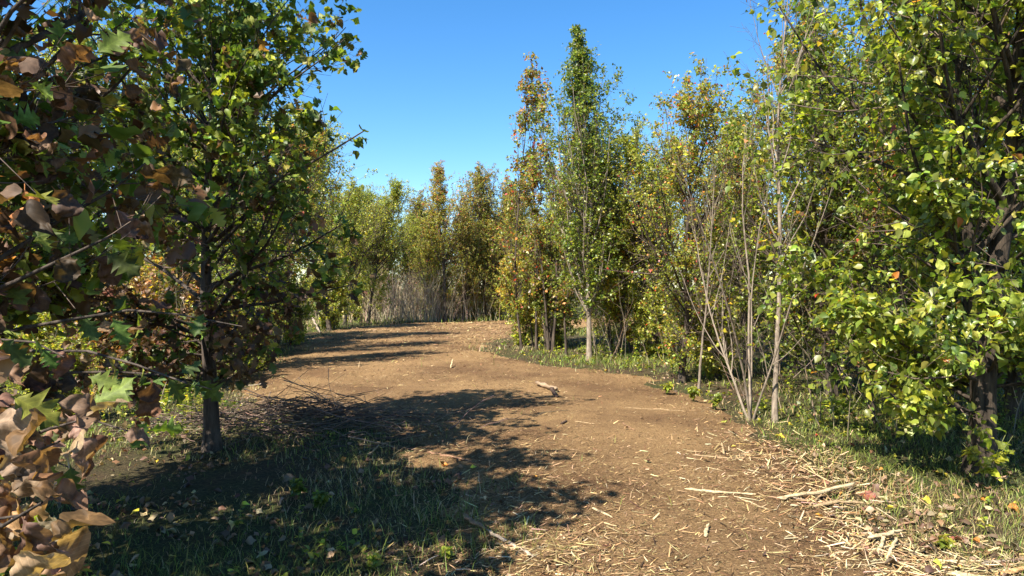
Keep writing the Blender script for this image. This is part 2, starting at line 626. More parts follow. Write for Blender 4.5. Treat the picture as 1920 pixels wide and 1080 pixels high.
def leaf_frames(rng, tan, droop=0.35, spread=1.0, upn=0.9):
    n = len(tan)
    r = rng.normal(size=(n, 3))
    r -= (r * tan).sum(1, keepdims=True) * tan
    r = nrm(r)
    y = nrm(0.45 * tan + spread * r + np.array([0, 0, -droop]) + 0.25 * rng.normal(size=(n, 3)))
    up = np.array([0, 0, upn]) + 0.75 * rng.normal(size=(n, 3))
    z = up - (up * y).sum(1, keepdims=True) * y
    z = nrm(z)
    x = np.cross(y, z)
    return np.stack([x, y, z], 1)      # rows are the leaf axes


def add_leaves(g, rng, pos, B, size, col, temps, mat):
    which = rng.integers(0, len(temps), len(pos))
    for k, (TV, TF) in enumerate(temps):
        s = which == k
        if not s.any():
            continue
        V = pos[s][:, None] + size[s][:, None, None] * np.einsum('vk,nkd->nvd', TV, B[s])
        m = len(TV)
        F = (TF[None] + (np.arange(s.sum()) * m)[:, None, None]).reshape(-1, TF.shape[1])
        g.add(V.reshape(-1, 3), F, np.repeat(col[s], m, 0), mat)


def on_lines(rng, P, n, tmin=0.15, tmax=1.0):
    B, m, _ = P.shape
    i = rng.integers(0, B, n)
    s = rng.uniform(tmin, tmax, n) * (m - 1) * 0.999
    k = s.astype(int)
    f = (s - k)[:, None]
    A = P[i, k]
    C = P[i, k + 1]
    return A * (1 - f) + C * f, nrm(C - A)


# ------------------------------------------------------------------ tree builder
def build_tree(seed, H=7.0, r0=0.075, base=0.12, n1=46, ang=(0.35, 0.75), width=1.5, top=0.25, up1=0.12, n2=7, n3=4,
               leaves=14000, size=0.062, pal=((GM, 1),), pal_top=None, temps=None, sides=7, lean=(0, 0), mat_leaf=None,
               mat_bark=None, stems=1, stem_spread=0.25, droop=0.35, peak=0.3, leafjit=0.25, wig=0.05, lowpal=None, twigs3=True,
               cpow=1.0, mid=0.62, cluster=4):
    rng = np.random.default_rng(seed)
    temps = temps or LOW
    n0 = 14
    tr = np.zeros((stems, n0 + 1, 3))
    for s in range(stems):
        d = np.array([lean[0], lean[1], 1.0])
        if stems > 1:
            a = s / stems * 6.28 + rng.uniform(0, 1)
            d = d + stem_spread * rng.uniform(0.4, 1.2) * np.array([math.cos(a), math.sin(a), 0])
        p = np.array([0, 0, -0.12])
        h = H * (1 if s == 0 else rng.uniform(0.6, 0.95))
        for k in range(n0 + 1):
            tr[s, k] = p
            d = nrm(d + np.array([0, 0, 0.05]) + wig * rng.normal(size=3) * np.array([1, 1, 0.3]))
            p = p + d * h / n0
    tt = np.linspace(0, 1, n0 + 1)
    rad = (r0 * (1 - tt) ** 0.85 + 0.004) * (1 + 0.5 * np.exp(-tt * 30))
    R0 = np.repeat(rad[None], stems, 0) * np.linspace(1, 0.7, stems)[:, None]
    # primary limbs
    t1 = base + (0.97 - base) * rng.uniform(0, 1, n1) ** cpow
    prof = np.interp((t1 - base) / (1 - base), [0, peak * 0.5, peak, 0.7, 1.0], [0.55, 0.9, 1.0, mid, top])
    ln = width * prof * rng.uniform(0.5, 1.35, n1)
    an = np.interp((t1 - base) / (1 - base), [0, 1], [ang[1], ang[0]]) * rng.uniform(0.75, 1.2, n1)
    idx1 = rng.integers(0, stems, n1)
    P1, R1 = grow(rng, tr, R0, idx1, t1, an, ln / np.maximum(np.sin(an), 0.45), 7, up1, 0.09, 0.55, 0.004)
    # second
    m2 = n1 * n2
    i2 = np.repeat(np.arange(n1), n2)
    L1 = np.linalg.norm(P1[:, -1] - P1[:, 0], axis=1)
    t2 = rng.uniform(0.12, 0.98, m2)
    P2, R2 = grow(rng, P1, R1, i2, t2, rng.uniform(0.5, 1.1, m2), L1[i2] * rng.uniform(0.25, 0.5, m2) * (1.15 - 0.6 * t2), 5, 0.08, 0.12, 0.6, 0.0025)
    m3 = m2 * n3
    i3 = np.repeat(np.arange(m2), n3)
    L2 = np.linalg.norm(P2[:, -1] - P2[:, 0], axis=1)
    P3, R3 = grow(rng, P2, R2, i3, rng.uniform(0.1, 0.98, m3), rng.uniform(0.5, 1.2, m3), np.maximum(L2[i3] * rng.uniform(0.3, 0.6, m3), 0.1), 3, 0.06, 0.15, 0.6, 0.0018)
    zs = H / np.percentile(np.concatenate([P1[:, -1, 2], P2[:, -1, 2]]), 99.5)
    tr, P1, P2, P3 = tr * zs, P1 * zs, P2 * zs, P3 * zs
    gt = Geo()
    gt.add(*tubes(tr, R0, sides + 2))
    gt.add(*tubes(P1, R1, max(4, sides - 2)))
    gc = Geo()
    gc.add(*tubes(P2, R2, 3), (1, 1, 1), 1)
    if twigs3:
        gc.add(*tubes(P3[:, ::3], R3[:, ::3], 3), (1, 1, 1), 1)
    # leaves: mostly on the finest twigs, some along limbs' ends and second order
    nA, nB = int(leaves * 0.66), int(leaves * 0.22)
    nC = leaves - nA - nB
    def tuft(P, n, t0):
        q, t = on_lines(rng, P, max(n // cluster, 1), t0)
        q = np.repeat(q, cluster, 0)
        t = np.repeat(t, cluster, 0)
        return q + rng.normal(0, size * 0.35, q.shape), t
    pa, ta = tuft(P3, nA, 0.1)
    pb, tb = tuft(P2, nB, 0.25)
    pc, tc_ = tuft(P1, nC, 0.4)
    pos = np.concatenate([pa, pb, pc])
    tan = np.concatenate([ta, tb, tc_])
    if leaves:
        B = leaf_frames(rng, tan, droop)
        pos = pos + B[:, 1] * (size * 0.25)
        hz = np.clip(pos[:, 2] / H, 0, 1)
        col = pick(rng, pal, len(pos), leafjit)
        if pal_top:
            ct = pick(rng, pal_top, len(pos), leafjit)
            clump = vnoise(pos[:, 0] * 2.2 + 50, pos[:, 2] * 2.2 + 50, seed)
            s = rng.uniform(0, 1, len(pos)) < np.clip((hz - 0.45) * 2.2 + (clump - 0.5) * 1.0, 0, 0.95)
            col[s] = ct[s]
        if lowpal:
            ct = pick(rng, lowpal, len(pos), leafjit)
            clump = vnoise(pos[:, 0] * 2.2 + 50, pos[:, 2] * 2.2 + 50, seed + 1)
            s = rng.uniform(0, 1, len(pos)) < np.clip((0.55 - hz) * 2.4 + (clump - 0.5) * 1.2, 0, 0.95)
            col[s] = ct[s]
        sz = size * rng.uniform(0.45, 1.35, len(pos))
    else:
        B = np.zeros((0, 3, 3)); col = np.zeros((0, 3)); sz = np.zeros(0)
    return dict(gt=gt, gc=gc, pos=pos, B=B, size=sz, col=col, temps=temps, rng=rng,
                mats=[mat_leaf or M_LEAF, M_TWIG], bark=mat_bark or M_BARK, H=H, P1=P1, P2=P2)


def finish(tree, name):
    add_leaves(tree['gc'], tree['rng'], tree['pos'], tree['B'], tree['size'], tree['col'], tree['temps'], 0)
    tree['trunk_me'] = tree['gt'].mesh(name + '_trunk', [tree['bark']], smooth=True)
    tree['crown_me'] = tree['gc'].mesh(name + '_crown', tree['mats'])
    return tree


def place(tree, x, y, label, s=1.0, rot=0.0, name='pear_tree', cat='tree', group=None, tilt=(0, 0), sxy=None):
    e = bpy.data.objects.new(name, None)
    COL.objects.link(e)
    e.empty_display_size = 0.2
    e.location = (x, y, gz(x, y))
    e.rotation_euler = (tilt[0], tilt[1], rot)
    e.scale = (sxy or s, sxy or s, s)
    e['label'] = label
    e['category'] = cat
    if group:
        e['group'] = group
    link('trunk', tree['trunk_me'], e)
    link('crown', tree['crown_me'], e)
    return e


def single_leaves(tree, e, count, score, meshes_by_kind, kind_of, name='leaf'):
    """Move the `count` leaves with the best score out of the crown into objects of their own."""
    order = np.argsort(score)[:count]
    for i in order:
        ms = meshes_by_kind[kind_of(tree['col'][i])]
        o = bpy.data.objects.new(name, ms[int(i) % len(ms)])
        COL.objects.link(o)
        o.parent = e
        b = tree['B'][i]
        s = tree['size'][i]
        M = Matrix.Identity(4)
        for r in range(3):
            for c in range(3):
                M[r][c] = float(b[c][r] * s)
            M[r][3] = float(tree['pos'][i][r])
        o.matrix_local = M
        o.color = (*[float(q) for q in tree['col'][i]], 1)
    keep = np.ones(len(tree['pos']), bool)
    keep[order] = False
    for k in ('pos', 'B', 'size', 'col'):
        tree[k] = tree[k][keep]


# near single-leaf meshes
def leaf_mesh(name, T, mat, sm=True):
    return mk_mesh(name, T[0], [T[1]], [mat], smooth=sm)


ME_PEAR = [leaf_mesh('pear_leaf', leaf_strip(pear_prof, b, f, w, nt=10, cross=2), M_LEAF1) for b, f, w in
           ((0.2, 0.3, 0.25), (0.05, 0.15, 0.35), (0.35, 0.4, 0.2))]
ME_OAKG = [leaf_mesh('oak_leaf', T, M_OAK1) for T in OAKGH]
ME_OAKB = [leaf_mesh('withered_oak_leaf', T, M_OAK1) for T in OAKBH]


def screen(pos):
    """photo pixel and depth of world points."""
    D = np.maximum(pos[:, 1], 1e-3)
    return 960 + FPX * pos[:, 0] / D, 540 - FPX * (pos[:, 2] - CAM_H) / D, pos[:, 1]


# ------------------------------------------------------------------ the trees: one of each look
T = {}
T['spire'] = finish(build_tree(11, H=7.4, r0=0.056, wig=0.012, base=0.13, n1=74, ang=(0.2, 0.62), width=1.4, mid=0.42, top=0.16, up1=0.22, peak=0.25, leaves=24000,
                               size=0.06, pal=((GD, 3), (GM, 4.5), (GY, 1.5)), pal_top=((GD, 5), (GM, 4), (OL, 1)), mat_bark=M_BARKP), 'spire')
T['rusty'] = finish(build_tree(12, H=6.9, r0=0.06, base=0.1, n1=46, ang=(0.18, 0.6), width=0.85, top=0.28, up1=0.25, peak=0.15, leaves=11000,
                               size=0.064, pal=((GM, 4), (GD, 3), (OL, 2)), pal_top=((OL, 4), (BR, 2.5), (OR, 1), (RE, .4), (GM, 2)), stems=4, stem_spread=0.17), 'rusty')
T['lime'] = finish(build_tree(13, H=6.6, r0=0.065, base=0.05, n1=80, ang=(0.25, 0.85), width=1.55, top=0.25, leaves=22000, size=0.062,
                              pal=((GY, 5), (GM, 3), (OL, 1.5), (YE, .5)), pal_top=((GY, 3), (GM, 3), (OL, 1))), 'lime')
T['mixed'] = finish(build_tree(14, H=6.6, r0=0.07, base=0.06, n1=84, ang=(0.3, 0.95), width=1.65, top=0.28, leaves=20000, size=0.062,
                               pal=((GY, 4.5), (GM, 4.5), (OL, 2), (OR, .5), (RE, .4), (YE, .4)), pal_top=((GM, 3), (OL, 3), (OR, .7), (RE, .3), (GY, 1))), 'mixed')
T['olive'] = finish(build_tree(15, H=7.2, r0=0.075, base=0.05, n1=84, ang=(0.2, 0.8), width=1.5, mid=0.66, top=0.3, leaves=24000, size=0.064,
                               pal=((OL, 5), (GM, 4), (GY, 2), (BR, 1), (OR, .5)), pal_top=((OL, 4), (GM, 2), (BR, 1.5), (OR, .6)), lowpal=((OL, 3), (BR, 1.5), (OR, .8), (GM, 3))), 'olive')
T['redtop'] = finish(build_tree(16, H=7.4, r0=0.085, base=0.1, n1=76, ang=(0.2, 0.8), width=1.4, mid=0.62, top=0.25, leaves=24000, size=0.064,
                                pal=((GY, 3), (OL, 4), (GM, 3), (OR, 1)), pal_top=((OR, 1.5), (RE, .7), (BR, 1.2), (OL, 4), (GY, 2))), 'redtop')
T['dark'] = finish(build_tree(17, H=7.0, r0=0.08, base=0.06, n1=90, ang=(0.35, 1.0), width=1.9, top=0.35, leaves=23000, size=0.066,
                              pal=((GD, 2.5), (GM, 5), (GY, 2.5), (OR, .2)), stems=2, stem_spread=0.12), 'dark')
T['gold'] = finish(build_tree(18, H=3.6, r0=0.03, base=0.15, n1=34, ang=(0.4, 0.9), width=0.9, top=0.4, n2=5, n3=3, leaves=5000, size=0.085,
                              pal=((YE, 3), (OR, 1.5), (GY, 4), (OL, 4))), 'gold')
T['sapling'] = finish(build_tree(19, H=5.2, r0=0.021, base=0.14, n1=30, ang=(0.2, 0.6), width=0.5, top=0.35, n2=6, n3=2, leaves=2700, size=0.06,
                                 pal=((GM, 4), (OL, 4), (BR, 2), (OR, 1), (RE, .5)), up1=0.2, twigs3=False), 'sapling')
T['bare_clump'] = finish(build_tree(20, H=4.5, r0=0.016, base=0.22, n1=30, ang=(0.25, 0.6), width=0.8, top=0.5, n2=6, n3=3, leaves=150, size=0.07,
                                    pal=((GY, 3), (YE, 2), (OL, 1)), stems=5, stem_spread=0.32, up1=0.14, mat_bark=M_BARKP, wig=0.04), 'bare_clump')
T['bare_whip'] = finish(build_tree(21, H=6.0, r0=0.03, base=0.35, n1=26, ang=(0.25, 0.6), width=0.75, top=0.4, n2=5, n3=3, leaves=170, size=0.062,
                                   pal=((OL, 3), (BR, 3), (YE, 1), (OR, 1)), up1=0.16, mat_bark=M_BARKP, wig=0.035), 'bare_whip')
T['shrub'] = finish(build_tree(22, H=2.6, r0=0.022, base=0.05, n1=40, ang=(0.4, 1.1), width=1.0, top=0.5, n2=6, n3=3, leaves=6500, size=0.07,
                               pal=((GM, 4), (GY, 4), (OL, 2), (YE, .6)), stems=4, stem_spread=0.35), 'shrub')
T['brown_shrub'] = finish(build_tree(23, H=2.4, r0=0.022, base=0.05, n1=28, ang=(0.4, 1.0), width=0.95, top=0.5, n2=6, n3=3, leaves=4500, size=0.08,
                                     pal=((BR, 4), (BT, 3), (OR, 1.2), (YE, .5), (OL, 2)), stems=4, stem_spread=0.35), 'brown_shrub')

# --- trees one can point to
def put(kind, px, D, label, s=1.0, rot=None, **k):
    x, y = at(px, D)
    return place(T[kind], x, y, label, s, RNG.uniform(0, 6.28) if rot is None else rot, **k)


G1 = 'young pear trees around the clearing'
put('spire', 1105, 14.2, 'tallest narrow dark green tree with pale trunk at the path edge', 0.93, 0.4, group=G1)
put('rusty', 1030, 16.6, 'bushy rust-tinged tree directly left of the tallest tree', 0.66, 1.0, group=G1)
put('sapling', 978, 17.0, 'leftmost thin leafy spire of the tree island, slightly leaning', 1.28, 0.5, group=G1, name='sapling', tilt=(0, -0.05))
put('sapling', 1006, 16.8, 'second thin leafy spire of the tree island from the path side', 1.33, 2.5, group=G1, name='sapling')
put('sapling', 1036, 16.5, 'third thin leafy spire, right beside the tallest tree', 1.36, 4.1, group=G1, name='sapling')
put('mixed', 1010, 18.2, 'low bushy green tree under the thin leafy spires', 0.56, 3.3, group=G1)
put('lime', 1150, 15.6, 'yellow-green tree just right of the tallest tree', 0.78, group=G1, name='pear_tree')
put('lime', 1195, 17.8, 'yellow-green tree half hidden behind the red-flecked tree', 0.82, group=G1)
put('mixed', 1279, 11.2, 'broad green tree flecked with red and orange leaves on dark trunk', 0.75, 2.2, group=G1)
put('dark', 1400, 13.2, 'dense dark green tree behind the bare stem clump', 0.74, group=G1)
put('mixed', 1345, 15.5, 'green and orange tree deep between the red-flecked and dark trees', 0.8, 4.0, group=G1)
put('sapling', 1000, 17.6, 'thin leaning sapling at the left end of the tree island', 0.85, group=G1, tilt=(0, -0.22), name='sapling')
put('sapling', 1062, 15.6, 'slender sapling with dark stem close to the tallest tree trunk', 1.1, group=G1, name='sapling')
put('mixed', 1045, 19.5, 'green tree behind the sparse spires at the far left of the tree island', 0.72, 2.5, group=G1)
put('redtop', 835, 31.5, 'far tree with red and orange top standing alone of its row', 1.0, 0.5, group=G1)
put('olive', 908, 33.5, 'tall olive far tree behind the path bend', 1.06, 1.5, group=G1)
put('olive', 962, 34.5, 'olive and orange far tree between the path bend and the tree island', 0.98, 2.8, group=G1)
put('lime', 735, 33.0, 'pale yellow-green far tree above the dry thicket', 0.96, 3.0, group=G1)
put('lime', 690, 29.0, 'bright yellow-green far tree beside the left edge trees', 0.95, 0.3, group=G1)
put('olive', 780, 36.5, 'short olive far tree between yellow-green and red-topped trees', 0.92, 5.2, group=G1)
for q_, (k_, p_, d_, s_, l_) in enumerate((('olive', 705, 32.0, .78, 'low olive tree at the left of the dry thicket'), ('lime', 760, 34.5, .8, 'low yellow-green tree behind the dry thicket'),
                                ('mixed', 798, 32.5, .72, 'low mixed green tree left of the dark far trunk'), ('olive', 868, 32.2, .7, 'low olive tree right of the dark far trunk'),
                                ('lime', 890, 35.0, .9, 'pale spiky far tree left of the tall olive one'), ('mixed', 938, 33.0, .78, 'low mixed green tree right of the tall olive one'),
                                ('lime', 980, 33.5, .85, 'yellow-green far tree half hidden by the tree island'))):
    put(k_, p_, d_, l_, s_, q_ * 1.3, group=G1)
put('olive', 660, 34.5, 'olive tree at the left end of the far row', 0.9, 1.2, group=G1)
put('olive', 868, 36.0, 'olive far tree just right of the red-topped tree', 0.86, 4.1, group=G1)
put('lime', 812, 37.0, 'yellow-green far tree just left of the red-topped tree', 0.86, 2.1, group=G1)
put('mixed', 1000, 31.5, 'mixed green far tree showing left of the tree island', 0.95, 0.9, group=G1)
put('redtop', 932, 36.5, 'rust-topped far tree right of the tall olive tree', 0.85, 3.9, group=G1)
for q_, (p_, d_, s_, l_) in enumerate(((665, 30.5, 1.1, 'green shrub at the left end of the dry thicket'), (722, 33.5, 1.2, 'shrub in the left half of the dry thicket'),
                                      (815, 33.8, 1.1, 'shrub just left of the dark far trunk'), (882, 34.0, 1.2, 'shrub between the dark far trunk and the tall olive tree'),
                                      (925, 34.6, 1.1, 'shrub at the foot of the tall olive tree'), (975, 34.6, 1.2, 'shrub at the right end of the far row'))):
    put('shrub', p_, d_, l_, s_, q_ * 1.7, name='shrub', cat='shrub', group='shrubs along the far row')
put('gold', 955, 30.5, 'small tree with orange-gold leaves beyond the tree island', 0.9, group=G1, name='small_tree')
put('gold', 1022, 17.2, 'small bright yellow tree low against the tree island', 0.62, group=G1, name='small_tree')
put('gold', 1165, 14.8, 'small yellow tree behind the tallest tree', 0.95, group=G1, name='small_tree')

GI = 'shrubs on the grassy tree island'
put('shrub', 985, 18.0, 'leafy green shrub at the left tip of the tree island', 0.72, 0.4, name='shrub', cat='shrub', group=GI)
put('shrub', 1040, 17.4, 'leafy shrub under the thin spires of the tree island', 0.8, 1.9, name='shrub', cat='shrub', group=GI)
put('shrub', 1215, 14.6, 'yellow-green shrub between the tallest and the red-flecked tree', 0.75, 3.4, name='shrub', cat='shrub', group=GI)
put('shrub', 1345, 11.5, 'shrub in the shade behind the bare stem clump', 0.7, 5.4, name='shrub', cat='shrub', group=GI)
x_, y_ = gp(1408, 782)
place(T['bare_clump'], x_, y_, 'clump of bare pale stems at the right edge of the path', 0.86, 1.1, name='bare_shrub', cat='shrub')
x_, y_ = gp(1453, 786)
place(T['bare_whip'], x_, y_, 'tall nearly leafless sapling beside the bare stem clump', 0.92, 0.0, name='sapling', cat='tree', group=G1)
put('bare_clump', 1148, 14.6, 'small bare branching shrub with pale stems beside the tallest tree', 0.55, 3.0, name='bare_shrub', cat='shrub')
put('bare_whip', 1310, 10.2, 'thin bare sapling bent over beside the red-flecked tree', 0.6, 2.0, name='sapling', tilt=(0, -0.2))

# right-hand wood behind the big tree
GR = 'trees of the shaded wood behind the big right tree'
R_WOOD = [('dark', 1560, 9.6, 0.88, 'dark green tree left of and behind the big glossy tree'),
          ('dark', 1665, 8.6, 0.82, 'thin-trunked dark green tree behind the big glossy tree'),
          ('mixed', 1490, 12.2, 0.9, 'mixed green tree behind the tall leafless sapling'),
          ('dark', 1750, 10.8, 1.0, 'dark green tree in the wood right of the leafless sapling, second row'),
          ('dark', 1900, 8.2, 1.0, 'dark green tree at the right edge behind the big glossy tree'),
          ('mixed', 1620, 13.5, 1.0, 'red-flecked tree deep in the wood behind the big glossy tree')]
for k, px, D, s, lab in R_WOOD:
    put(k, px, D, lab, s, group=GR)
put('sapling', 1640, 7.9, 'thin dark sapling leaning in the shade left of the big trunk', 0.7, 1.0, group=GR, name='sapling', tilt=(0, -0.1))
put('sapling', 1683, 8.0, 'thin dark sapling upright in the shade left of the big trunk', 0.75, 3.0, group=GR, name='sapling')

# left-hand wood behind the oak
GL = 'trees of the left wood behind the oak'
L_WOOD = [('lime', 470, 16.0, 0.78, 'bright green tree whose trunk stands right behind the oak trunk'),
          ('lime', 618, 24.0, 1.12, 'yellow-green tree at the left edge of the far path'),
          ('mixed', 320, 15.0, 0.95, 'yellow-green tree seen through the oak, left of its trunk'),
          ('lime', 170, 14.0, 0.98, 'sunlit lime green tree seen through the foreground oak leaves'),
          ('lime', 15, 13.0, 1.0, 'lime green tree at the left edge behind the foreground oak'),
          ('lime', 520, 19.0, 0.95, 'green tree between the trunk behind the oak and the far path'),
          ('lime', 645, 27.0, 0.9, 'lower yellow-green tree between path and left wood'),
          ('dark', 452, 12.6, 0.8, 'dark green tree close behind the oak, right of its trunk'),
          ('mixed', 492, 15.2, 0.84, 'green tree overhanging the left path edge beyond the brush heap'),
          ('dark', 410, 19.0, 1.0, 'dark green tree deep in the left wood')]
for k, px, D, s, lab in L_WOOD:
    put(k, px, D, lab, s, group=GL)
put('shrub', 625, 24.5, 'leafy green shrub at the left border of the far path', 1.1, group='shrubs along the wood edge', name='shrub', cat='shrub')
put('shrub', 545, 18.6, 'leafy yellow-green shrub right of the tree behind the oak', 0.95, group='shrubs along the wood edge', name='shrub', cat='shrub')
put('brown_shrub', 300, 10.2, 'shrub of withered brown and orange leaves left of the oak trunk', 0.82, group='shrubs along the wood edge', name='shrub', cat='shrub')
put('brown_shrub', 215, 9.4, 'lower shrub of withered brown leaves further left of the oak trunk', 0.7, 2.0, group='shrubs along the wood edge', name='shrub', cat='shrub')
put('shrub', 70, 9.5, 'sunlit yellow-green shrub low at the left edge', 0.72, group='shrubs along the wood edge', name='shrub', cat='shrub')
put('shrub', 200, 11.8, 'yellow-green shrub in the sunny gap between the two oaks', 0.75, 2.2, group='shrubs along the wood edge', name='shrub', cat='shrub')
put('shrub', 20, 11.2, 'pale green shrub at the left edge behind the low sunlit one', 0.8, 4.2, group='shrubs along the wood edge', name='shrub', cat='shrub')
put('brown_shrub', 370, 11.0, 'withered brown shrub directly behind the oak trunk', 0.75, 5.0, group='shrubs along the wood edge', name='shrub', cat='shrub')
put('shrub', 470, 12.4, 'green shrub showing just right of the oak trunk', 0.6, 0.7, group='shrubs along the wood edge', name='shrub', cat='shrub')
put('gold', 265, 12.5, 'small yellow and orange tree in the gap between the two oaks', 0.6, 0.2, group=G1, name='small_tree')
put('shrub', 120, 7.8, 'low sunlit weed shrub below the left oak leaves', 0.5, 1.0, group='shrubs along the wood edge', name='shrub', cat='shrub')

# the stand that closes the view all round; these merge into one another
rg = np.random.default_rng(5)
kinds = ['olive', 'lime', 'dark', 'olive', 'mixed', 'lime']
spots = []
stand = {}
for D0, n in ((39, 20), (44, 16)):
    for i in range(n):
        px = -120 + (2160) * (i + rg.uniform(0.2, 0.8)) / n
        spots.append((px, D0 + rg.uniform(-2, 2), rg.uniform(0.82, 1.0) * (1.0 if D0 < 45 else 1.06)))
for i in range(9):
    spots.append((rg.uniform(1180, 2150), rg.uniform(14.5, 30), rg.uniform(0.85, 1.0)))
for i in range(7):
    spots.append((rg.uniform(-250, 480), rg.uniform(13, 30), rg.uniform(0.85, 1.02)))
for px, D, s in spots:
    x, y = at(px, D)
    if path_sd(np.array([x]), np.array([y]))[0] < 0.8:
        continue
    s = min(s, (1.5 + 0.25 * D) / 7.0)
    kd = kinds[int(rg.integers(0, 6))]
    col_ = {'olive': 'olive', 'lime': 'yellow-green', 'dark': 'dark green', 'mixed': 'red-flecked green'}[kd]
    row_ = 'in the last row of the wood' if D > 42 else ('in the far row of the wood' if D > 34 else 'deep in the wood')
    if px < 260:
        side_ = 'behind the foreground oak leaves'
    elif px < 560:
        side_ = 'behind the slim-trunked oak'
    elif px < 800:
        side_ = 'beyond the dry thicket'
    elif px < 1180:
        side_ = 'beyond the path bend'
    elif px < 1480:
        side_ = 'behind the bare stem clump'
    else:
        side_ = 'behind the big glossy tree'
    stand.setdefault(f'{col_} tree {row_} {side_}', []).append((x / y, None))
    e_ = place(T[kd], x, y, f'{col_} tree {row_} {side_}', s, rg.uniform(0, 6.28), group='trees of the thick stand closing the view')
    stand[f'{col_} tree {row_} {side_}'][-1] = (x / y, e_)
for lab, li in stand.items():                 # look-alikes in one place are told apart by their order
    li.sort(key=lambda q: q[0])
    if len(li) > 1:
        words = ['left-hand', 'right-hand'] if len(li) == 2 else ['leftmost'] + ['middle'] * (len(li) - 2) + ['rightmost']
        for w_, (q, e_) in zip(words, li):
            e_['label'] = w_ + ' ' + lab
# trees beside and behind the camera on the sunny side; only their shade is seen
for x, y, k, s, lab in ((-5.6, 1.2, 'dark', 0.72, 'dark green tree left of the viewer shading the foreground oak'),
                        (-4.35, 3.4, 'dark', 0.74, 'dark green tree just outside the left edge behind the foreground oak')):
    place(T[k], x, y, lab, s, rg.uniform(0, 6.28), group='trees beside the viewer')

# ------------------------------------------------------------------ big glossy tree on the right
xr, yr = at(1838, 5.75)
big = build_tree(31, H=7.6, r0=0.1, base=0.13, n1=88, ang=(0.4, 1.25), width=2.25, top=0.5, up1=0.06, peak=0.4, n2=8, n3=5, leaves=32000, size=0.071, mat_bark=M_BARKB,
                 pal=((GM, 7), (GY, 4), (GD, 2.5), (YE, .08), (OR, .06), (RE, .02)), temps=HIGH, sides=9, droop=0.5, wig=0.03, stems=2, stem_spread=0.05, cpow=1.25)
e = bpy.data.objects.new('pear_tree', None)
COL.objects.link(e)
e.location = (xr, yr, gz(xr, yr))
e['label'] = 'big glossy green tree with thick dark trunk in the right foreground'
e['category'] = 'tree'
e['group'] = G1
off = np.array([xr, yr, gz(xr, yr)])
sx, sy, sD = screen(big['pos'] + off)
vis = (sx > -20) & (sx < 1940) & (sy > -20) & (sy < 1100)
facing = np.abs((big['B'][:, 2] * nrm(big['pos'] + off - np.array([0, 0, CAM_H]))).sum(1))
single_leaves(big, e, 300, np.where(vis, sD - 0.6 * facing, 99), {0: ME_PEAR}, lambda c: 0)
finish(big, 'big_pear')
link('trunk', big['trunk_me'], e)
link('crown', big['crown_me'], e, kind='stuff')

# ------------------------------------------------------------------ oak behind the shade, trunk seen left of the path
xo, yo = gp(398, 838)
oak = build_tree(41, H=5.3, r0=0.072, base=0.1, n1=80, ang=(0.5, 1.5), width=1.8, mid=0.8, top=0.5, up1=-0.005, peak=0.4, n2=6, n3=3, cpow=0.75, leaves=8600, size=0.088,
                 pal=((GD, 5), (GM, 4), (GY, 1), (BR, .8)), lowpal=((BD, 4), (BR, 4), (BT, 1), (GD, 1.2)), temps=OAKG + OAKB, sides=9, droop=0.5,
                 mat_leaf=M_OAK, mat_bark=M_BARKD, wig=0.025)
eo = bpy.data.objects.new('oak_tree', None)
COL.objects.link(eo)
eo.location = (xo, yo, gz(xo, yo))
eo['label'] = 'oak with slim dark trunk and withered lower leaves left of the path'
eo['category'] = 'tree'
off = np.array([xo, yo, gz(xo, yo)])
sx, sy, sD = screen(oak['pos'] + off)
vis = (sx > -20) & (sx < 1940) & (sy > -20) & (sy < 1100)
single_leaves(oak, eo, 300, np.where(vis, sD, 99), {0: ME_OAKG, 1: ME_OAKB}, lambda c: 0 if c[1] > c[0] else 1)
finish(oak, 'oak')
link('trunk', oak['trunk_me'], eo)
link('crown', oak['crown_me'], eo, kind='stuff')

thin_oak = finish(build_tree(47, H=5.3, r0=0.07, base=0.3, n1=44, ang=(0.5, 1.3), width=1.6, mid=0.8, top=0.5, up1=0.03, peak=0.5, n2=5, n3=3, leaves=4600, size=0.1,
                             pal=((GD, 4), (GM, 3), (GY, 1.5), (BR, 1.5)), lowpal=((BD, 3), (BR, 3), (GM, 2), (GY, 1)), temps=OAKG + OAKB, droop=0.5, mat_leaf=M_OAK, mat_bark=M_BARKD, wig=0.025), 'thin_oak')
x_, y_ = -3.6, 4.55
place(thin_oak, x_, y_, 'oak at the left edge between the overhanging oak and the slim-trunked one', 1.0, 2.4, name='oak_tree')

# ------------------------------------------------------------------ foreground oak at the left, trunk outside the picture
xf, yf = -2.75, 2.7
fo = build_tree(43, H=5.4, r0=0.09, base=0.14, n1=74, ang=(0.6, 1.4), width=1.8, top=0.6, up1=0.03, peak=0.5, n2=6, n3=3, leaves=6200, size=0.108,
                pal=((GD, 3), (GM, 1.6), (BD, 4), (BR, 3.6), (OL, .6), (OR, .3)), temps=OAKG + OAKB, sides=9, droop=0.5,
                mat_leaf=M_OAK, mat_bark=M_BARKD, wig=0.02)
ef = bpy.data.objects.new('oak_tree', None)
COL.objects.link(ef)
zf = gz(xf, yf)
ef.location = (xf, yf, zf)
ef['label'] = 'oak with large green and withered brown leaves overhanging the left foreground'
ef['category'] = 'tree'
off = np.array([xf, yf, zf])
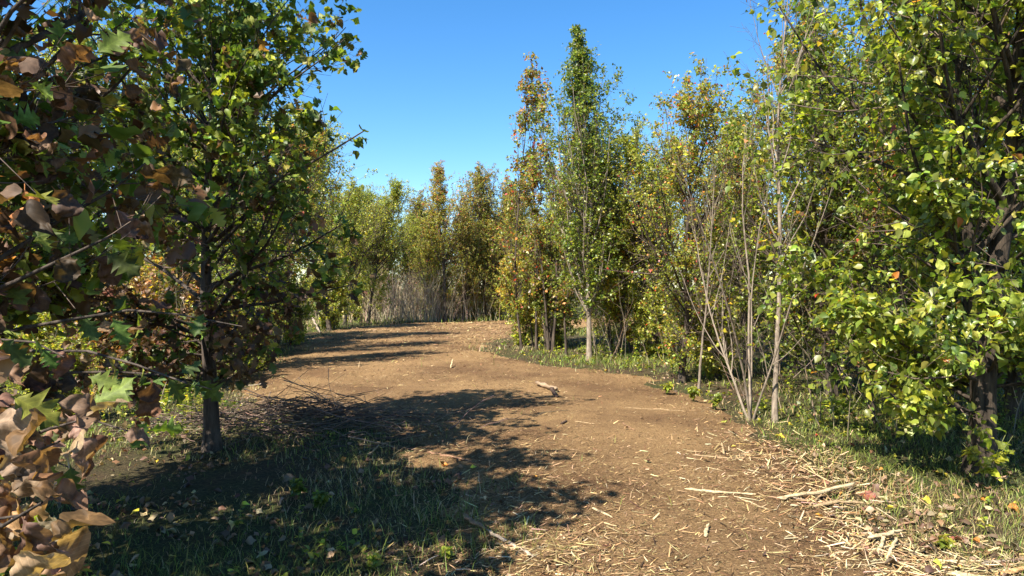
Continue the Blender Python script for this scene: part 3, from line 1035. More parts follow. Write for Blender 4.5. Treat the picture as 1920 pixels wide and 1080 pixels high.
# the low bough that reaches towards the viewer with large withered leaves
rb = np.random.default_rng(77)
bough = []
for tip, mid in (((-0.90, 1.38, 1.20), (-1.6, 1.9, 0.95)), ((-0.93, 1.30, 1.06), (-1.6, 1.8, 0.85)), ((-1.0, 1.36, 1.29), (-1.7, 1.9, 1.1)),
                 ((-0.78, 1.16, 0.98), (-1.5, 1.6, 0.8)), ((-0.98, 1.6, 1.20), (-1.6, 2.0, 1.0)), ((-0.84, 1.22, 1.1), (-1.5, 1.7, 0.9))):
    A = np.array([xf, yf, 0.75])
    Bm = np.array(mid)
    Ct = np.array(tip)
    tt = np.linspace(0, 1, 9)[:, None]
    bough.append((1 - tt) ** 2 * A + 2 * tt * (1 - tt) * Bm + tt ** 2 * Ct + 0.012 * rb.normal(size=(9, 3)) - off)
bough = np.array(bough)
fo['gt'].add(*tubes(bough, np.repeat(np.linspace(0.016, 0.0022, 9)[None], len(bough), 0), 6))
nb = 125
pb, tb = on_lines(rb, bough, nb, 0.7, 1.0)
pb = pb + rb.normal(0, 0.035, pb.shape)
Bb = leaf_frames(rb, tb, 0.35, 1.0, 0.5)
cb = pick(rb, ((BT, 5), (BR, 4), (GM, .8), (GD, .8)), nb, 0.22)
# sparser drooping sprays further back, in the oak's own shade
spray = []
for tip, mid in (((-1.05, 2.2, 1.2), (-1.9, 2.5, 1.45)), ((-1.22, 2.3, 1.02), (-2.0, 2.6, 1.2)), ((-1.35, 2.1, 1.3), (-2.0, 2.4, 1.4)), ((-0.98, 2.45, 1.36), (-1.8, 2.6, 1.55)),
                 ((-1.42, 2.2, 0.92), (-2.1, 2.5, 1.1)), ((-1.12, 2.6, 1.12), (-2.0, 2.7, 1.3)), ((-1.3, 1.95, 1.12), (-2.0, 2.3, 1.25))):
    A = np.array([xf, yf, 1.0])
    Bm = np.array(mid)
    Ct = np.array(tip)
    tt = np.linspace(0, 1, 9)[:, None]
    spray.append((1 - tt) ** 2 * A + 2 * tt * (1 - tt) * Bm + tt ** 2 * Ct + 0.015 * rb.normal(size=(9, 3)) - off)
spray = np.array(spray)
fo['gt'].add(*tubes(spray, np.repeat(np.linspace(0.014, 0.002, 9)[None], len(spray), 0), 6))
ns = 95
ps, ts_ = on_lines(rb, spray, ns, 0.3, 1.0)
pb = np.concatenate([pb, ps + rb.normal(0, 0.03, ps.shape)])
Bb = np.concatenate([Bb, leaf_frames(rb, ts_, 0.5, 1.0, 0.5)])
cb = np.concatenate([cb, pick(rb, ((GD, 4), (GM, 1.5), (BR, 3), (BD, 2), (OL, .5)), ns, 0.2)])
nb += ns
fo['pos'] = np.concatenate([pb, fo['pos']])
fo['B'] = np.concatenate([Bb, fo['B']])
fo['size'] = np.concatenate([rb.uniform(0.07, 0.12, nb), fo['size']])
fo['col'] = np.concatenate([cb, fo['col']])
# nothing of the crown hangs right in front of the lens
wp = fo['pos'] + off
bad = (np.linalg.norm(wp - np.array([0, 0, CAM_H]), axis=1) < 0.95)
for k in ('pos', 'B', 'size', 'col'):
    fo[k] = fo[k][~bad]
sx, sy, sD = screen(fo['pos'] + off)
vis = (sx > -40) & (sx < 1940) & (sy > -40) & (sy < 1120) & (sD > 0.3)
single_leaves(fo, ef, 300, np.where(vis, sD, 99), {0: ME_OAKG, 1: ME_OAKB}, lambda c: 0 if c[1] > c[0] else 1)
finish(fo, 'foreground_oak')
link('trunk', fo['trunk_me'], ef)
link('crown', fo['crown_me'], ef, kind='stuff')

# ------------------------------------------------------------------ ground cover
def wedge(rng, n, d0, d1, power=1.0, margin=1.0):
    """Plan points ahead of the viewer, denser near."""
    u = rng.uniform(0, 1, n) ** power
    D = d0 * (d1 / d0) ** u
    x = rng.uniform(-1, 1, n) * (0.80 * D + margin)
    return x, D


# the wood beyond the stand, one mass of leaves
rg = np.random.default_rng(55)
n = 36000
D = rg.uniform(37.5, 47, n)
x = rg.uniform(-1, 1, n) * (0.85 * D + 3)
topz = 2.5 + 3.2 * vnoise(x * 0.45 + 90, D * 0.45 + 90, 61)
zz = rg.uniform(0, 1, n) ** 0.8 * topz
cl = vnoise(x * 1.3 + 90, zz * 1.3 + D + 90, 62)
k = cl > 0.36
x, D, zz, cl = x[k], D[k], zz[k], cl[k]
n = len(x)
B_ = leaf_frames(rg, nrm(rg.normal(size=(n, 3))), 0.3)
g = Geo()
add_leaves(g, rg, np.stack([x, D, zz], -1), B_, rg.uniform(0.15, 0.27, n), pick(rg, ((GM, 4), (OL, 3), (GD, 3), (GY, 2), (BR, 1)), n, 0.25), LOW, 0)
link('distant_wood', g.mesh('distant_wood', [M_LEAF]), kind='stuff', label='mass of green undergrowth closing the wood beyond the far trees', category='wood')

# grass
rg = np.random.default_rng(101)
x, y = wedge(rg, 350000, 2.0, 38)
z, sd = surf_z(x, y)
dens = np.clip((sd + 0.45 + 0.7 * (vnoise(x * 2.7 + 30, y * 2.7 + 30, 24) - 0.5)) / 1.1, 0, 1) ** 1.5 * np.clip(0.25 + 1.3 * (vnoise(x * 0.9 + 30, y * 0.9 + 30, 21) - 0.3), 0.05, 1)
dens *= np.where(y > 34, 0.3, 1.0)
dens = np.maximum(dens, np.where(sd < 0, 0.002, 0))
dens = np.where((x > 1.5) & (y < 9), np.clip((sd + 0.1) / 0.4, 0, 1) * (0.6 + 0.4 * dens), dens)
dens *= np.where((x > 2.5) & (y > 8), 0.6, 1)
k = rg.uniform(0, 1, len(x)) < dens
x, y, z, sd = x[k], y[k], z[k], sd[k]
n = len(x)
hgt = rg.uniform(0.02, 0.095, n) * (0.5 + 1.0 * vnoise(x * 0.9 + 5, y * 0.9 + 5, 22))
hgt *= np.where((y > 12) & (sd < 3), 1.5, 1.0) * np.where((y > 26) & (x < 0), 2.2, 1.0)
az = rg.uniform(0, 2 * np.pi, n)
wdt = np.maximum(0.0016, 0.0004 * y) * rg.uniform(0.7, 1.3, n)
bend = rg.uniform(0.3, 1.9, n) * hgt
dx, dy = np.cos(az), np.sin(az)
px2, py2 = -dy * wdt, dx * wdt
base = np.stack([x, y, z - 0.01], -1)
V = np.empty((n, 5, 3))
V[:, 0] = base + np.stack([px2, py2, 0 * z], -1)
V[:, 1] = base - np.stack([px2, py2, 0 * z], -1)
midp = base + np.stack([dx * bend * 0.3, dy * bend * 0.3, hgt * 0.6], -1)
V[:, 2] = midp - 0.75 * np.stack([px2, py2, 0 * z], -1)
V[:, 3] = midp + 0.75 * np.stack([px2, py2, 0 * z], -1)
V[:, 4] = base + np.stack([dx * bend, dy * bend, hgt], -1)
o5 = np.arange(n)[:, None] * 5
Fq = o5 + np.array([0, 1, 2, 3])
Ft = o5 + np.array([3, 2, 4])
dry = vnoise(x * 0.6 + 70, y * 0.6 + 70, 23)
gc = pick(rg, (((0.17, 0.215, 0.035), 4), ((0.26, 0.28, 0.05), 3), ((0.10, 0.14, 0.025), 3)), n, 0.25)
sc = pick(rg, ((ST, 3), ((0.3, 0.26, 0.09), 3)), n, 0.25)
s = rg.uniform(0, 1, n) < np.clip(0.12 + (dry - 0.45) * 1.2 + np.where(sd < 0.35, 0.3, 0), 0.05, 0.8)
gc[s] = sc[s]
link('grass', mk_mesh('grass', V.reshape(-1, 3), [Fq, Ft], [M_GRASS], np.repeat(gc, 5, 0)), kind='stuff',
     label='short green and straw-coloured grass beside the path', category='grass')

# wood chips and shreds strewn over the path
x, y = wedge(rg, 950000, 2.2, 34, 0.85)
k = (x > -7.5) & (x < np.where(y > 25, 9, 4.2))
x, y = x[k], y[k]
z, sd = surf_z(x, y)
dens = np.clip((0.75 - sd) / 0.9, 0, 1) * (0.12 + 0.75 * vnoise(x * 0.8 + 3, y * 0.8 + 3, 31) ** 1.5)
k = rg.uniform(0, 1, len(x)) < dens
x, y, z, sd = x[k], y[k], z[k], sd[k]
n = len(x)
strawy = np.clip((sd + 0.9) / 0.9, 0, 1) * (y < 9) * np.clip((x + 0.2) / 1.5, 0, 1)
ln = np.clip(np.exp(rg.normal(-3.95, 0.6, n)) * (1 + 1.2 * strawy), 0.008, 0.28) * np.maximum(1, y / 11)
w = np.clip(ln * rg.uniform(0.04, 0.16, n), 0.0012, 0.011) * np.maximum(1, y / 11)
az = rg.uniform(0, np.pi, n)
tilt = rg.normal(0, 0.22, n)
d = np.stack([np.cos(az) * np.cos(tilt), np.sin(az) * np.cos(tilt), np.sin(tilt)], -1)
p = np.stack([-np.sin(az), np.cos(az), rg.normal(0, 0.3, n)], -1)
c = np.stack([x, y, z + 0.003 + np.abs(np.sin(tilt)) * ln * 0.42], -1)
V = np.empty((n, 4, 3))
V[:, 0] = c - d * (ln / 2)[:, None] - p * (w / 2)[:, None]
V[:, 1] = c + d * (ln / 2)[:, None] - p * (w * 0.3)[:, None]
V[:, 2] = c + d * (ln / 2)[:, None] + p * (w * 0.3)[:, None]
V[:, 3] = c - d * (ln / 2)[:, None] + p * (w / 2)[:, None] + np.array([0, 0, 0.002])
cc = pick(rg, (((0.24, 0.148, 0.07), 4), ((0.15, 0.088, 0.042), 4), ((0.06, 0.035, 0.019), 4), ((0.38, 0.26, 0.125), 4), ((0.5, 0.375, 0.2), 1.2)), n, 0.22)
pale = rg.uniform(0, 1, n) < strawy * 0.36 * np.clip(vnoise(x * 1.7 + 3, y * 1.7 + 3, 33) * 2.2 - 0.4, 0, 1)
cc[pale] = pick(rg, (((0.58, 0.46, 0.27), 2), ((0.46, 0.33, 0.16), 3)), int(pale.sum()), 0.18)
link('mulch', mk_mesh('mulch', V.reshape(-1, 3), [np.arange(n * 4).reshape(-1, 4)], [M_CHIP], np.repeat(cc, 4, 0)), kind='stuff',
     label='shredded wood chips and straw covering the path', category='mulch')

# drifts of longer torn splinters and straw at the right of the path
g = Geo()
for cpx, cpy, sx_, sy_, m, lo, hi in ((1560, 940, .38, .2, 95, .06, .3), (1670, 1025, .26, .14, 110, .05, .24), (1830, 1060, .4, .14, 110, .07, .34),
                                      (1420, 880, .5, .3, 50, .05, .18), (1330, 850, .4, .4, 60, .04, .2), (985, 1050, .3, .18, 70, .05, .2), (1480, 1010, .5, .3, 45, .04, .16)):
    X0, Y0 = gp(cpx, cpy)
    xs = X0 + rg.normal(0, sx_, m)
    ys = np.maximum(Y0 + rg.normal(0, sy_, m), 2.2)
    zs, _ = surf_z(xs, ys)
    L = rg.uniform(lo, hi, m) * rg.uniform(0.3, 0.95, m)
    az = rg.normal(0.3, 0.9, m)
    el = rg.normal(0, 0.12, m)
    d = np.stack([np.cos(az) * np.cos(el), np.sin(az) * np.cos(el), np.sin(el)], -1)
    c = np.stack([xs, ys, zs + 0.006 + np.abs(np.sin(el)) * L * 0.45], -1)
    P = np.stack([c - d * (L / 2)[:, None], c + rg.normal(0, 0.06, (m, 3)) * L[:, None] * np.array([1, 1, 0.2]), c + d * (L / 2)[:, None]], 1)
    Rr = rg.uniform(0.0012, 0.0048, m)[:, None] * np.array([[1, 0.9, 0.35]])
    vv, ff = tubes(P, Rr, 4)
    cc = pick(rg, (((0.5, 0.385, 0.22), 3), ((0.38, 0.265, 0.13), 3), ((0.24, 0.15, 0.075), 2), ((0.58, 0.48, 0.31), 1)), m, 0.2)
    g.add(vv, ff, np.repeat(cc, 12, 0))
link('wood_splinters', g.mesh('wood_splinters', [M_CHIP]), kind='stuff', label='drifts of pale torn splinters and straw along the path edge', category='splinters')

# leaf litter lying beside the path and under the trees
x, y = wedge(rg, 26000, 2.2, 36, 1.0)
z, sd = surf_z(x, y)
dens = np.clip((sd + 0.5) / 0.8, 0.02, 1) * (0.25 + vnoise(x * 0.8 + 13, y * 0.8 + 13, 41))
k = rg.uniform(0, 1, len(x)) < dens * 0.75 * np.clip(vnoise(x * 2.3 + 7, y * 2.3 + 7, 43) * 2.4 - 0.6, 0.05, 1)
x, y, z = x[k], y[k], z[k]
n = len(x)
g = Geo()
LITT = [crumple(leaf_strip(dead_prof, b_, 0.3, 0.4, nt=5), s_, 0.16, r_) for b_, s_, r_ in ((0.3, 21, 1.5), (-0.3, 22, -1.2), (0.1, 23, 2.2))]
tn = np.stack([np.cos(a := rg.uniform(0, 6.28, n)), np.sin(a), 0 * a], -1)
zn = nrm(np.array([0, 0, 1.0]) + 0.55 * rg.normal(size=(n, 3)))
yn = nrm(tn - (tn * zn).sum(1, keepdims=True) * zn)
Bn = np.stack([np.cross(yn, zn), yn, zn], 1)
cl = pick(rg, ((BR, 5), (BT, 4), (OR, .5), (YE, .25), (BD, 4), (RE, .06), (ST, 2)), n, 0.3)
add_leaves(g, rg, np.stack([x, y, z + 0.018], -1), Bn, rg.uniform(0.025, 0.075, n), cl, LITT, 0)
link('leaf_litter', g.mesh('leaf_litter', [M_LITTER]), kind='stuff', label='brown and yellow fallen leaves strewn under the trees', category='leaves')

# broad-leaved weeds of the woodland floor
x, y = wedge(rg, 9000, 2.6, 36, 1.0)
z, sd = surf_z(x, y)
nz_ = vnoise(x * 0.5 + 23, y * 0.5 + 23, 51)
dens = np.clip((sd - 0.15) / 0.8, 0, 1) * np.clip((nz_ - 0.3) * 2.5, 0.02, 1)
dens = np.maximum(dens, np.where((x < -3.2) & (y > 6.5) & (y < 14) & (sd > 0.4), 0.95, 0))
dens *= np.where((x > 1.5) & (y < 7.0), 0.12, 1) * np.where((x < 0) & (y < 7.5), 0.5, 1)
k = rg.uniform(0, 1, len(x)) < dens
x, y, z, sd = x[k], y[k], z[k], sd[k]
n = len(x)
hh = rg.uniform(0.05, 0.35, n) * np.clip(sd * 0.7, 0.35, 1.6) * np.where((x < -3.2) & (y > 6.5) & (y < 14), 1.7, 1)
P0 = np.stack([x, y, z - 0.02], -1)
top_ = P0 + np.stack([rg.normal(0, 0.2, n) * hh, rg.normal(0, 0.2, n) * hh, hh], -1)
mid_ = 0.5 * (P0 + top_) + rg.normal(0, 0.03, (n, 3)) * hh[:, None]
PW = np.stack([P0, mid_, top_], 1)
g = Geo()
g.add(*tubes(PW, np.repeat(np.array([[0.004, 0.003, 0.0015]]), n, 0), 3), (0.12, 0.11, 0.04), 0)
m = n * 11
pw, tw = on_lines(rg, PW, m, 0.2)
Bw = leaf_frames(rg, tw, 0.2, 1.1, 1.3)
szw = rg.uniform(0.025, 0.075, m) * np.where(pw[:, 1] < 8, 0.7, 1)
cw = pick(rg, ((GM, 5), (GY, 3.5), (GD, 2), (YE, .35), (OL, 1)), m, 0.3)
nr = pw[:, 1] < 8
add_leaves(g, rg, pw[nr], Bw[nr], szw[nr], cw[nr], HIGH, 0)
add_leaves(g, rg, pw[~nr], Bw[~nr], szw[~nr], cw[~nr], LOW, 0)
link('undergrowth', g.mesh('undergrowth', [M_LEAF]), kind='stuff', label='low leafy weeds growing on the woodland floor', category='weeds')

# dry stalks and brambles: the grey-brown thicket beyond the path and twiggy tangle under the trees
def stalks(rng, x, y, hmin, hmax, rad, colr, n2=4):
    n = len(x)
    z = ground_z(x, y)
    h = rng.uniform(hmin, hmax, n)
    P = np.empty((n, 5, 3))
    P[:, 0] = np.stack([x, y, z - 0.03], -1)
    d = nrm(np.array([0, 0, 1.0]) + 0.22 * rng.normal(size=(n, 3)))
    for j in range(4):
        P[:, j + 1] = P[:, j] + d * (h / 4)[:, None]
        d = nrm(d + 0.13 * rng.normal(size=(n, 3)))
    R = rad * np.linspace(1, 0.3, 5)[None] * rng.uniform(0.6, 1.4, n)[:, None]
    i2 = np.repeat(np.arange(n), n2)
    P2, R2 = grow(rng, P, R, i2, rng.uniform(0.3, 0.95, n * n2), rng.uniform(0.4, 1.0, n * n2), h[i2] * rng.uniform(0.15, 0.4, n * n2), 3, 0.08, 0.12, 0.7, rad * 0.25)
    g = Geo()
    v1, f1 = tubes(P, R, 3)
    g.add(v1, f1, np.repeat(pick(rng, colr, n, 0.25), 15, 0), 0)
    v2, f2 = tubes(P2, R2, 3)
    g.add(v2, f2, np.repeat(pick(rng, colr, n * n2, 0.25), 12, 0), 0)
    return g


DRYC = (((0.30, 0.23, 0.16), 4), ((0.20, 0.15, 0.105), 4), ((0.40, 0.31, 0.2), 2))
n = 1500
D = rg.uniform(29.5, 36, n)
px = np.where(rg.uniform(0, 1, n) < 0.5, rg.normal(770, 75, n), rg.uniform(640, 1015, n))
x = (px - 960) / FPX * D
k = path_sd(x, D) > 0.5
g = stalks(rg, x[k], D[k], 0.8, 2.6, 0.010, (((0.42, 0.33, 0.22), 4), ((0.3, 0.225, 0.15), 3), ((0.52, 0.42, 0.27), 2)), 5)
link('dry_thicket', g.mesh('dry_thicket', [M_DRY]), kind='stuff', label='grey-brown thicket of dry stalks beyond the path bend', category='thicket')
x, y = wedge(rg, 1500, 7.0, 34, 0.8)
k = (path_sd(x, y) > 0.7) & ((np.abs(x / y) > 0.12) | (y > 30)) & ~((x < 0) & (y < 8.5))
g = stalks(rg, x[k], y[k], 0.5, 2.2, 0.006, DRYC, 5)
link('bare_undergrowth', g.mesh('bare_undergrowth', [M_DRY]), kind='stuff', label='tangle of bare twigs and stalks under the trees', category='undergrowth')

# ------------------------------------------------------------------ brush pile in the shade behind the oak trunk
rp = np.random.default_rng(303)
eb = bpy.data.objects.new('brush_pile', None)
COL.objects.link(eb)
bx, by = gp(560, 795)
eb.location = (bx, by, gz(bx, by))
eb['label'] = 'heap of thin dark cut twigs lying in the shade right of the oak trunk'
eb['category'] = 'brush pile'
n = 620
cx = rp.normal(0, 0.85, n)
cy = rp.normal(0, 0.42, n)
hz = 0.32 * np.exp(-(cx / 0.95) ** 2 - (cy / 0.5) ** 2) * rp.uniform(0.05, 1, n) + 0.015
L = rp.uniform(0.25, 0.95, n)
az = rp.normal(0.2, 0.7, n)
el = rp.normal(0.0, 0.2, n)
d = np.stack([np.cos(az) * np.cos(el), np.sin(az) * np.cos(el), np.sin(el)], -1)
P = np.empty((n, 5, 3))
c = np.stack([cx, cy, hz + np.abs(np.sin(el)) * L * 0.45], -1)
for j in range(5):
    P[:, j] = c + d * ((j / 4 - 0.5) * L)[:, None] + rp.normal(0, 0.012, (n, 3)) - np.array([0, 0, 0.04]) * abs(j / 4 - 0.5)
P[:, :, 2] = np.maximum(P[:, :, 2], 0.008)
R = rp.uniform(0.002, 0.007, n)[:, None] * np.linspace(1, 0.45, 5)[None]
g = Geo()
vv, ff = tubes(P, R, 4)
g.add(vv, ff, np.repeat(pick(rp, (((0.09, 0.062, 0.045), 4), ((0.15, 0.105, 0.075), 3), ((0.22, 0.16, 0.11), 1)), n, 0.25), 20, 0))
link('twig', g.mesh('brush_twigs', [M_DRY]), eb, kind='stuff')

# ------------------------------------------------------------------ single sticks, splinters and pieces of wood on the path
PALE = (0.50, 0.385, 0.22)
TAN = (0.36, 0.25, 0.135)
GREY = (0.34, 0.27, 0.2)
RED = (0.30, 0.17, 0.10)
DARK = (0.085, 0.055, 0.04)


def stick(label, pts, r, col, name='stick', cat='stick', flat=0.75, lift=0.0, taper=0.5, group='sticks on the path'):
    """pts: ground pixels along the stick (or (px,py,height))."""
    rs = np.random.default_rng(abs(hash(label)) % 1000 if False else sum(map(ord, label)))
    W = []
    for q in pts:
        X_, Y_ = gp(q[0], q[1])
        W.append((X_, Y_, float(surf_z(np.array([X_]), np.array([Y_]))[0][0]) + r * 0.6 + lift + (q[2] if len(q) > 2 else 0)))
    W = np.array(W)
    t = np.linspace(0, 1, len(W))
    m = 13
    tq = np.linspace(0, 1, m)
    P = np.stack([np.interp(tq, t, W[:, i]) for i in range(3)], -1)
    L = np.linalg.norm(W[-1] - W[0])
    P += rs.normal(0, 0.009, P.shape) * np.array([1, 1, 0.25]) * min(L, 1) * 1.2
    R = r * np.interp(tq, [0, 0.06, 0.5, 0.94, 1], [0.35, 0.9, 1.0, taper + 0.2, taper * 0.35]) * rs.uniform(0.82, 1.15, m)
    org = P[m // 2].copy()
    org[2] = P[:, 2].min() - r
    V, F = tubes((P - org)[None], R[None], 7)
    V = V.reshape(m, 7, 3)
    V += rs.normal(0, r * 0.16, V.shape)
    ctr = V.mean(1, keepdims=True)
    V[:, :, 2] = ctr[:, :, 2] + (V[:, :, 2] - ctr[:, :, 2]) * flat
    cap0 = np.arange(7)[None][:, ::-1]
    cap1 = np.arange(7)[None] + (m - 1) * 7
    cc = np.array(col) * rs.uniform(0.75, 1.15, (m, 7, 1)) * np.where(rs.uniform(0, 1, (m, 7, 1)) < 0.15, 0.55, 1)
    me = mk_mesh(name, V.reshape(-1, 3), [F, cap0, cap1], [M_STICK], cc.reshape(-1, 3), smooth=False)
    o = link(name, me, None, label=label, category=cat)
    if group:
        o['group'] = group
    o.location = org
    return o


stick('bent grey piece of branch lying alone in the middle of the path', [(1003, 725, .035), (1018, 729, .02), (1034, 735, .02), (1046, 739, .03)], 0.034, (0.3, 0.21, 0.13), 'branch_piece', 'branch', 0.9, group=None, taper=0.9)
stick('short charred stub under the end of the bent branch piece', [(1034, 736, .03), (1044, 749)], 0.028, DARK, 'wood_stub', 'wood', 0.9, group=None, taper=0.9)  # separate dark piece set against the lower end of the branch
stick('long straight pale stick lying across the right side of the path', [(1285, 924), (1350, 926), (1420, 927)], 0.013, PALE)
stick('thin pale splinter just below the long straight pale stick', [(1375, 929), (1440, 958)], 0.006, PALE)
stick('long pale split branch pointing up to the right grass', [(1455, 943, .01), (1530, 930, .03), (1605, 911, .05)], 0.018, PALE)
stick('darker tan split branch beside the long pale split one', [(1528, 952), (1570, 938, .02), (1625, 936, .01)], 0.016, TAN)
stick('short tan splinter standing off the split branch heap', [(1518, 955), (1545, 925, .04)], 0.008, TAN)
stick('thin tan stick lying flat above the long straight pale stick', [(1298, 855), (1350, 858), (1402, 859)], 0.008, TAN)
stick('thick flat pale splinter at the top of the splintered wood heap', [(1627, 1015, .02), (1660, 1008, .04), (1692, 999, .05)], 0.016, PALE)
stick('pale splinter slanting down left in the splintered wood heap', [(1644, 1040), (1659, 1010, .04)], 0.012, PALE)
stick('pale splinter slanting down in the middle of the splintered wood heap', [(1663, 1046), (1682, 1010, .04)], 0.011, PALE)
stick('white thin splinter crossing the splintered wood heap', [(1655, 1030, .02), (1712, 1012, .02)], 0.006, PALE)
stick('hooked pale strip of bark left of the splintered wood heap', [(1578, 1052), (1562, 1042), (1568, 1034), (1592, 1032)], 0.008, PALE)
stick('pale stick in front of the small green plant near the right corner', [(1748, 1036), (1800, 1040), (1850, 1038)], 0.012, PALE)
stick('long white stick along the bottom right corner', [(1775, 1062), (1840, 1070), (1915, 1074)], 0.017, PALE)
stick('orange brown stick at the bottom right corner above the white one', [(1868, 1068, .01), (1935, 1056, .02)], 0.016, (0.5, 0.28, 0.12))
stick('grey stick at the right border above the orange brown one', [(1840, 1042), (1935, 1034)], 0.011, GREY)
stick('brown twig lying in the right grass', [(1678, 975), (1715, 968, .01), (1742, 948, .02)], 0.01, RED)
stick('thin white twig in the right grass beside the brown twig', [(1752, 949), (1778, 958)], 0.004, PALE)
stick('short pale stick lying alone near the bottom middle of the path', [(1110, 962), (1130, 969), (1150, 977)], 0.009, PALE)
stick('small dark chunk of wood lower left of the bent branch piece', [(1052, 799), (1063, 793)], 0.016, DARK)
stick('tan stick piece right of the small dark chunk', [(1078, 792), (1115, 798)], 0.009, TAN)
stick('thin dark twig slanting across the middle of the path', [(1165, 793), (1190, 812)], 0.006, RED)
stick('long thin straw lying near the right edge of the path', [(1170, 767), (1250, 770), (1290, 772)], 0.007, TAN)
stick('short pale chip lying in the mulch near the bottom right', [(1322, 1012, .0), (1328, 992, .02)], 0.012, PALE, taper=0.2)
stick('torn pale stump of a sapling at the right path edge', [(1358, 853, -.01), (1353, 850, .09)], 0.012, TAN, 'stump', 'stump', group=None)
stick('thick bent stick at the edge of the left shade', [(868, 976, .03), (885, 990, .02), (912, 1000, .0)], 0.018, RED)
stick('long grey stick running out of the left shade to the bottom', [(912, 1000), (960, 1028), (1000, 1052)], 0.014, GREY)
stick('tan stick beside the long grey stick in the left shade', [(930, 1020), (985, 1050)], 0.010, TAN)
stick('reddish stick lying in the shade edge on the left', [(800, 850), (840, 860), (885, 872)], 0.012, RED)
stick('short pale stick in the brush shade on the left', [(690, 850), (712, 836, .03)], 0.01, TAN)
stick('thin bare stick lying before the bright plant behind the oak trunk', [(432, 717), (470, 719), (508, 719)], 0.012, GREY)
stick('thick leaning grey stick among the dark tangle left of the far path', [(585, 612, .3), (600, 625)], 0.04, GREY)
stick('pale splinter upright on the far path', [(845, 694, .0), (849, 690, .12)], 0.015, PALE)

# ------------------------------------------------------------------ single fallen leaves large enough to pick out
rf = np.random.default_rng(404)
ME_FALL = [leaf_mesh('fallen_leaf', T_, M_LITTER1) for T_ in OAKBH + [leaf_strip(pear_prof, 0.2, 0.3, 0.4, nt=9, cross=2)]]
FL = [(1725, 928, YE, 'bright orange-yellow fallen leaf in the right grass'), (1490, 797, YE, 'large yellow leaf at the foot of the leafless sapling'),
      (1790, 952, BT, 'tan curled fallen leaf in the right grass'), (1655, 890, BT, 'pale brown leaf flat on the grass before the big tree'),
      (1700, 905, BT, 'tan leaf lying right before the shade of the big tree'), (1640, 875, OR, 'small orange leaf at the edge of the big tree shade'),
      (1800, 1000, (0.2, 0.06, 0.035), 'reddish leaf beside the small green plant at right'), (1885, 945, OR, 'orange leaf at the right border of the grass'),
      (1780, 905, BR, 'dark brown curled leaf before the big trunk'), (1750, 880, YE, 'yellow leaf left of the big trunk foot'),
      (1615, 920, (0.2, 0.06, 0.035), 'rusty leaf right of the pale split branch'), (1520, 850, BT, 'tan leaf on the shaded verge right of the path'),
      (1560, 835, BT, 'pair-forming tan leaf in the shade left of the big trunk'), (1460, 815, YE, 'small yellow leaf below the leafless sapling'),
      (1350, 795, GY, 'yellow-green leaf lying at the right path edge'), (1840, 930, BT, 'brown leaf right of the big trunk foot'),
      (700, 980, BT, 'tan leaf lying in the lower left shade'), (530, 890, BT, 'pale leaf lying in the shade by the oak trunk'),
      (820, 1010, BR, 'brown leaf in the dappled lower left shade'), (640, 1040, BT, 'tan leaf at the bottom of the left shade')]
for px, py, c, lab in FL:
    X_, Y_ = gp(px, py)
    zz = float(surf_z(np.array([X_]), np.array([Y_]))[0][0])
    o = link('fallen_leaf', ME_FALL[int(rf.integers(0, 4))], None, label=lab, category='leaf', group='single fallen leaves')
    o.location = (X_, Y_, zz + 0.03)
    o.rotation_euler = (rf.normal(0, 0.25), rf.normal(0, 0.25), rf.uniform(0, 6.28))
    s = rf.uniform(0.07, 0.11)
    o.scale = (s, s, s)
    cj = np.array(c) * rf.uniform(0.85, 1.15)
    o.color = (*[float(q) for q in cj], 1)

# ------------------------------------------------------------------ small leafy plants one can point to
ME_PLANT = [leaf_mesh('plant_leaf', leaf_strip(pear_prof, b, 0.25, 0.3, nt=8, cross=2), M_LEAF1) for b in (0.25, 0.45)]


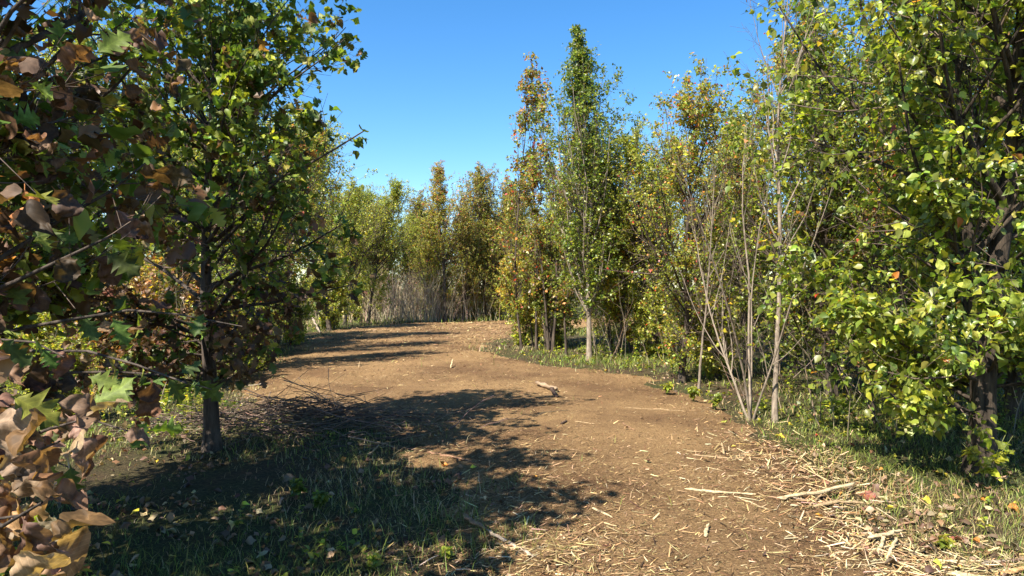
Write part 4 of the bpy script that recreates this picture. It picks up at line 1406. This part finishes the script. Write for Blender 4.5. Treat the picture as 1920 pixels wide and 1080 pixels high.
def plant(px, py, label, h=0.3, nst=4, nlf=7, size=0.09, cols=((GM, 3), (GY, 3)), seed=0, pos=None):
    r = np.random.default_rng(900 + seed)
    X_, Y_ = pos or gp(px, py)
    zz = float(surf_z(np.array([X_]), np.array([Y_]))[0][0])
    e = bpy.data.objects.new('leafy_plant', None)
    COL.objects.link(e)
    e.location = (X_, Y_, zz)
    e['label'] = label
    e['category'] = 'plant'
    e['group'] = 'small leafy plants'
    for s in range(nst):
        a = r.uniform(0, 6.28)
        P = np.array([(0, 0, -0.02), (0.12 * h * math.cos(a), 0.12 * h * math.sin(a), h * 0.5),
                      (0.4 * h * math.cos(a), 0.4 * h * math.sin(a), h * r.uniform(0.75, 1.05))])[None]
        V, F = tubes(P, np.array([[0.005, 0.004, 0.002]]), 5)
        link('stem', mk_mesh('stem', V, [F], [M_DRY], np.repeat(np.array([[0.14, 0.15, 0.05]]), len(V), 0), smooth=True), e)
        p, t = on_lines(r, P, nlf, 0.3)
        B = leaf_frames(r, t, 0.15, 1.2, 1.4)
        c = pick(r, cols, nlf, 0.2)
        for i in range(nlf):
            o = link('leaf', ME_PLANT[i % 2], e)
            sz = size * r.uniform(0.7, 1.25)
            M = Matrix.Identity(4)
            for q in range(3):
                for w_ in range(3):
                    M[q][w_] = float(B[i][w_][q] * sz)
                M[q][3] = float(p[i][q])
            o.matrix_local = M
            o.color = (*[float(q) for q in c[i]], 1)
    return e


plant(488, 712, 'bright green leafy plant behind the oak trunk', 0.55, 6, 8, 0.12, ((GY, 4), (GM, 2)), 1)
plant(1772, 1018, 'small green broad-leaved plant near the bottom right corner', 0.08, 5, 5, 0.05, ((GM, 3), (GY, 1)), 2)
plant(1250, 738, 'patch of bright green leaves at the right path edge', 0.16, 8, 9, 0.055, ((GY, 3), (GM, 3)), 3)
plant(1300, 752, 'leafy green plant at the foot of the red-flecked tree', 0.2, 8, 10, 0.06, ((GM, 3), (GY, 2)), 4)
plant(1340, 765, 'leafy green plant left of the bare stem clump', 0.22, 8, 9, 0.055, ((GM, 3), (GY, 2)), 5)
plant(600, 950, 'dark green plant in the left foreground shade', 0.14, 9, 9, 0.05, ((GD, 3), (GM, 2)), 6)
plant(560, 930, 'dark broad-leaved plant in the shade nearer the oak', 0.14, 8, 9, 0.05, ((GD, 3), (GM, 1)), 7)
plant(840, 1045, 'sunlit small green plant at the bottom of the left shade', 0.07, 7, 6, 0.035, ((GY, 3), (GM, 3)), 8)
plant(700, 1060, 'half lit green plant at the bottom edge', 0.08, 7, 7, 0.035, ((GM, 3), (GY, 1)), 9)
plant(1575, 790, 'shaded green plant in the wood right of the leafless sapling', 0.35, 5, 8, 0.09, ((GM, 3), (GD, 2)), 10)
plant(1850, 905, 'bright lime green plant at the foot of the big trunk', 0.42, 6, 9, 0.075, ((GY, 5), (GM, 1)), 11)
plant(1685, 800, 'small green plant at the foot of the upright dark sapling', 0.2, 5, 6, 0.08, ((GY, 2), (GM, 3)), 12)
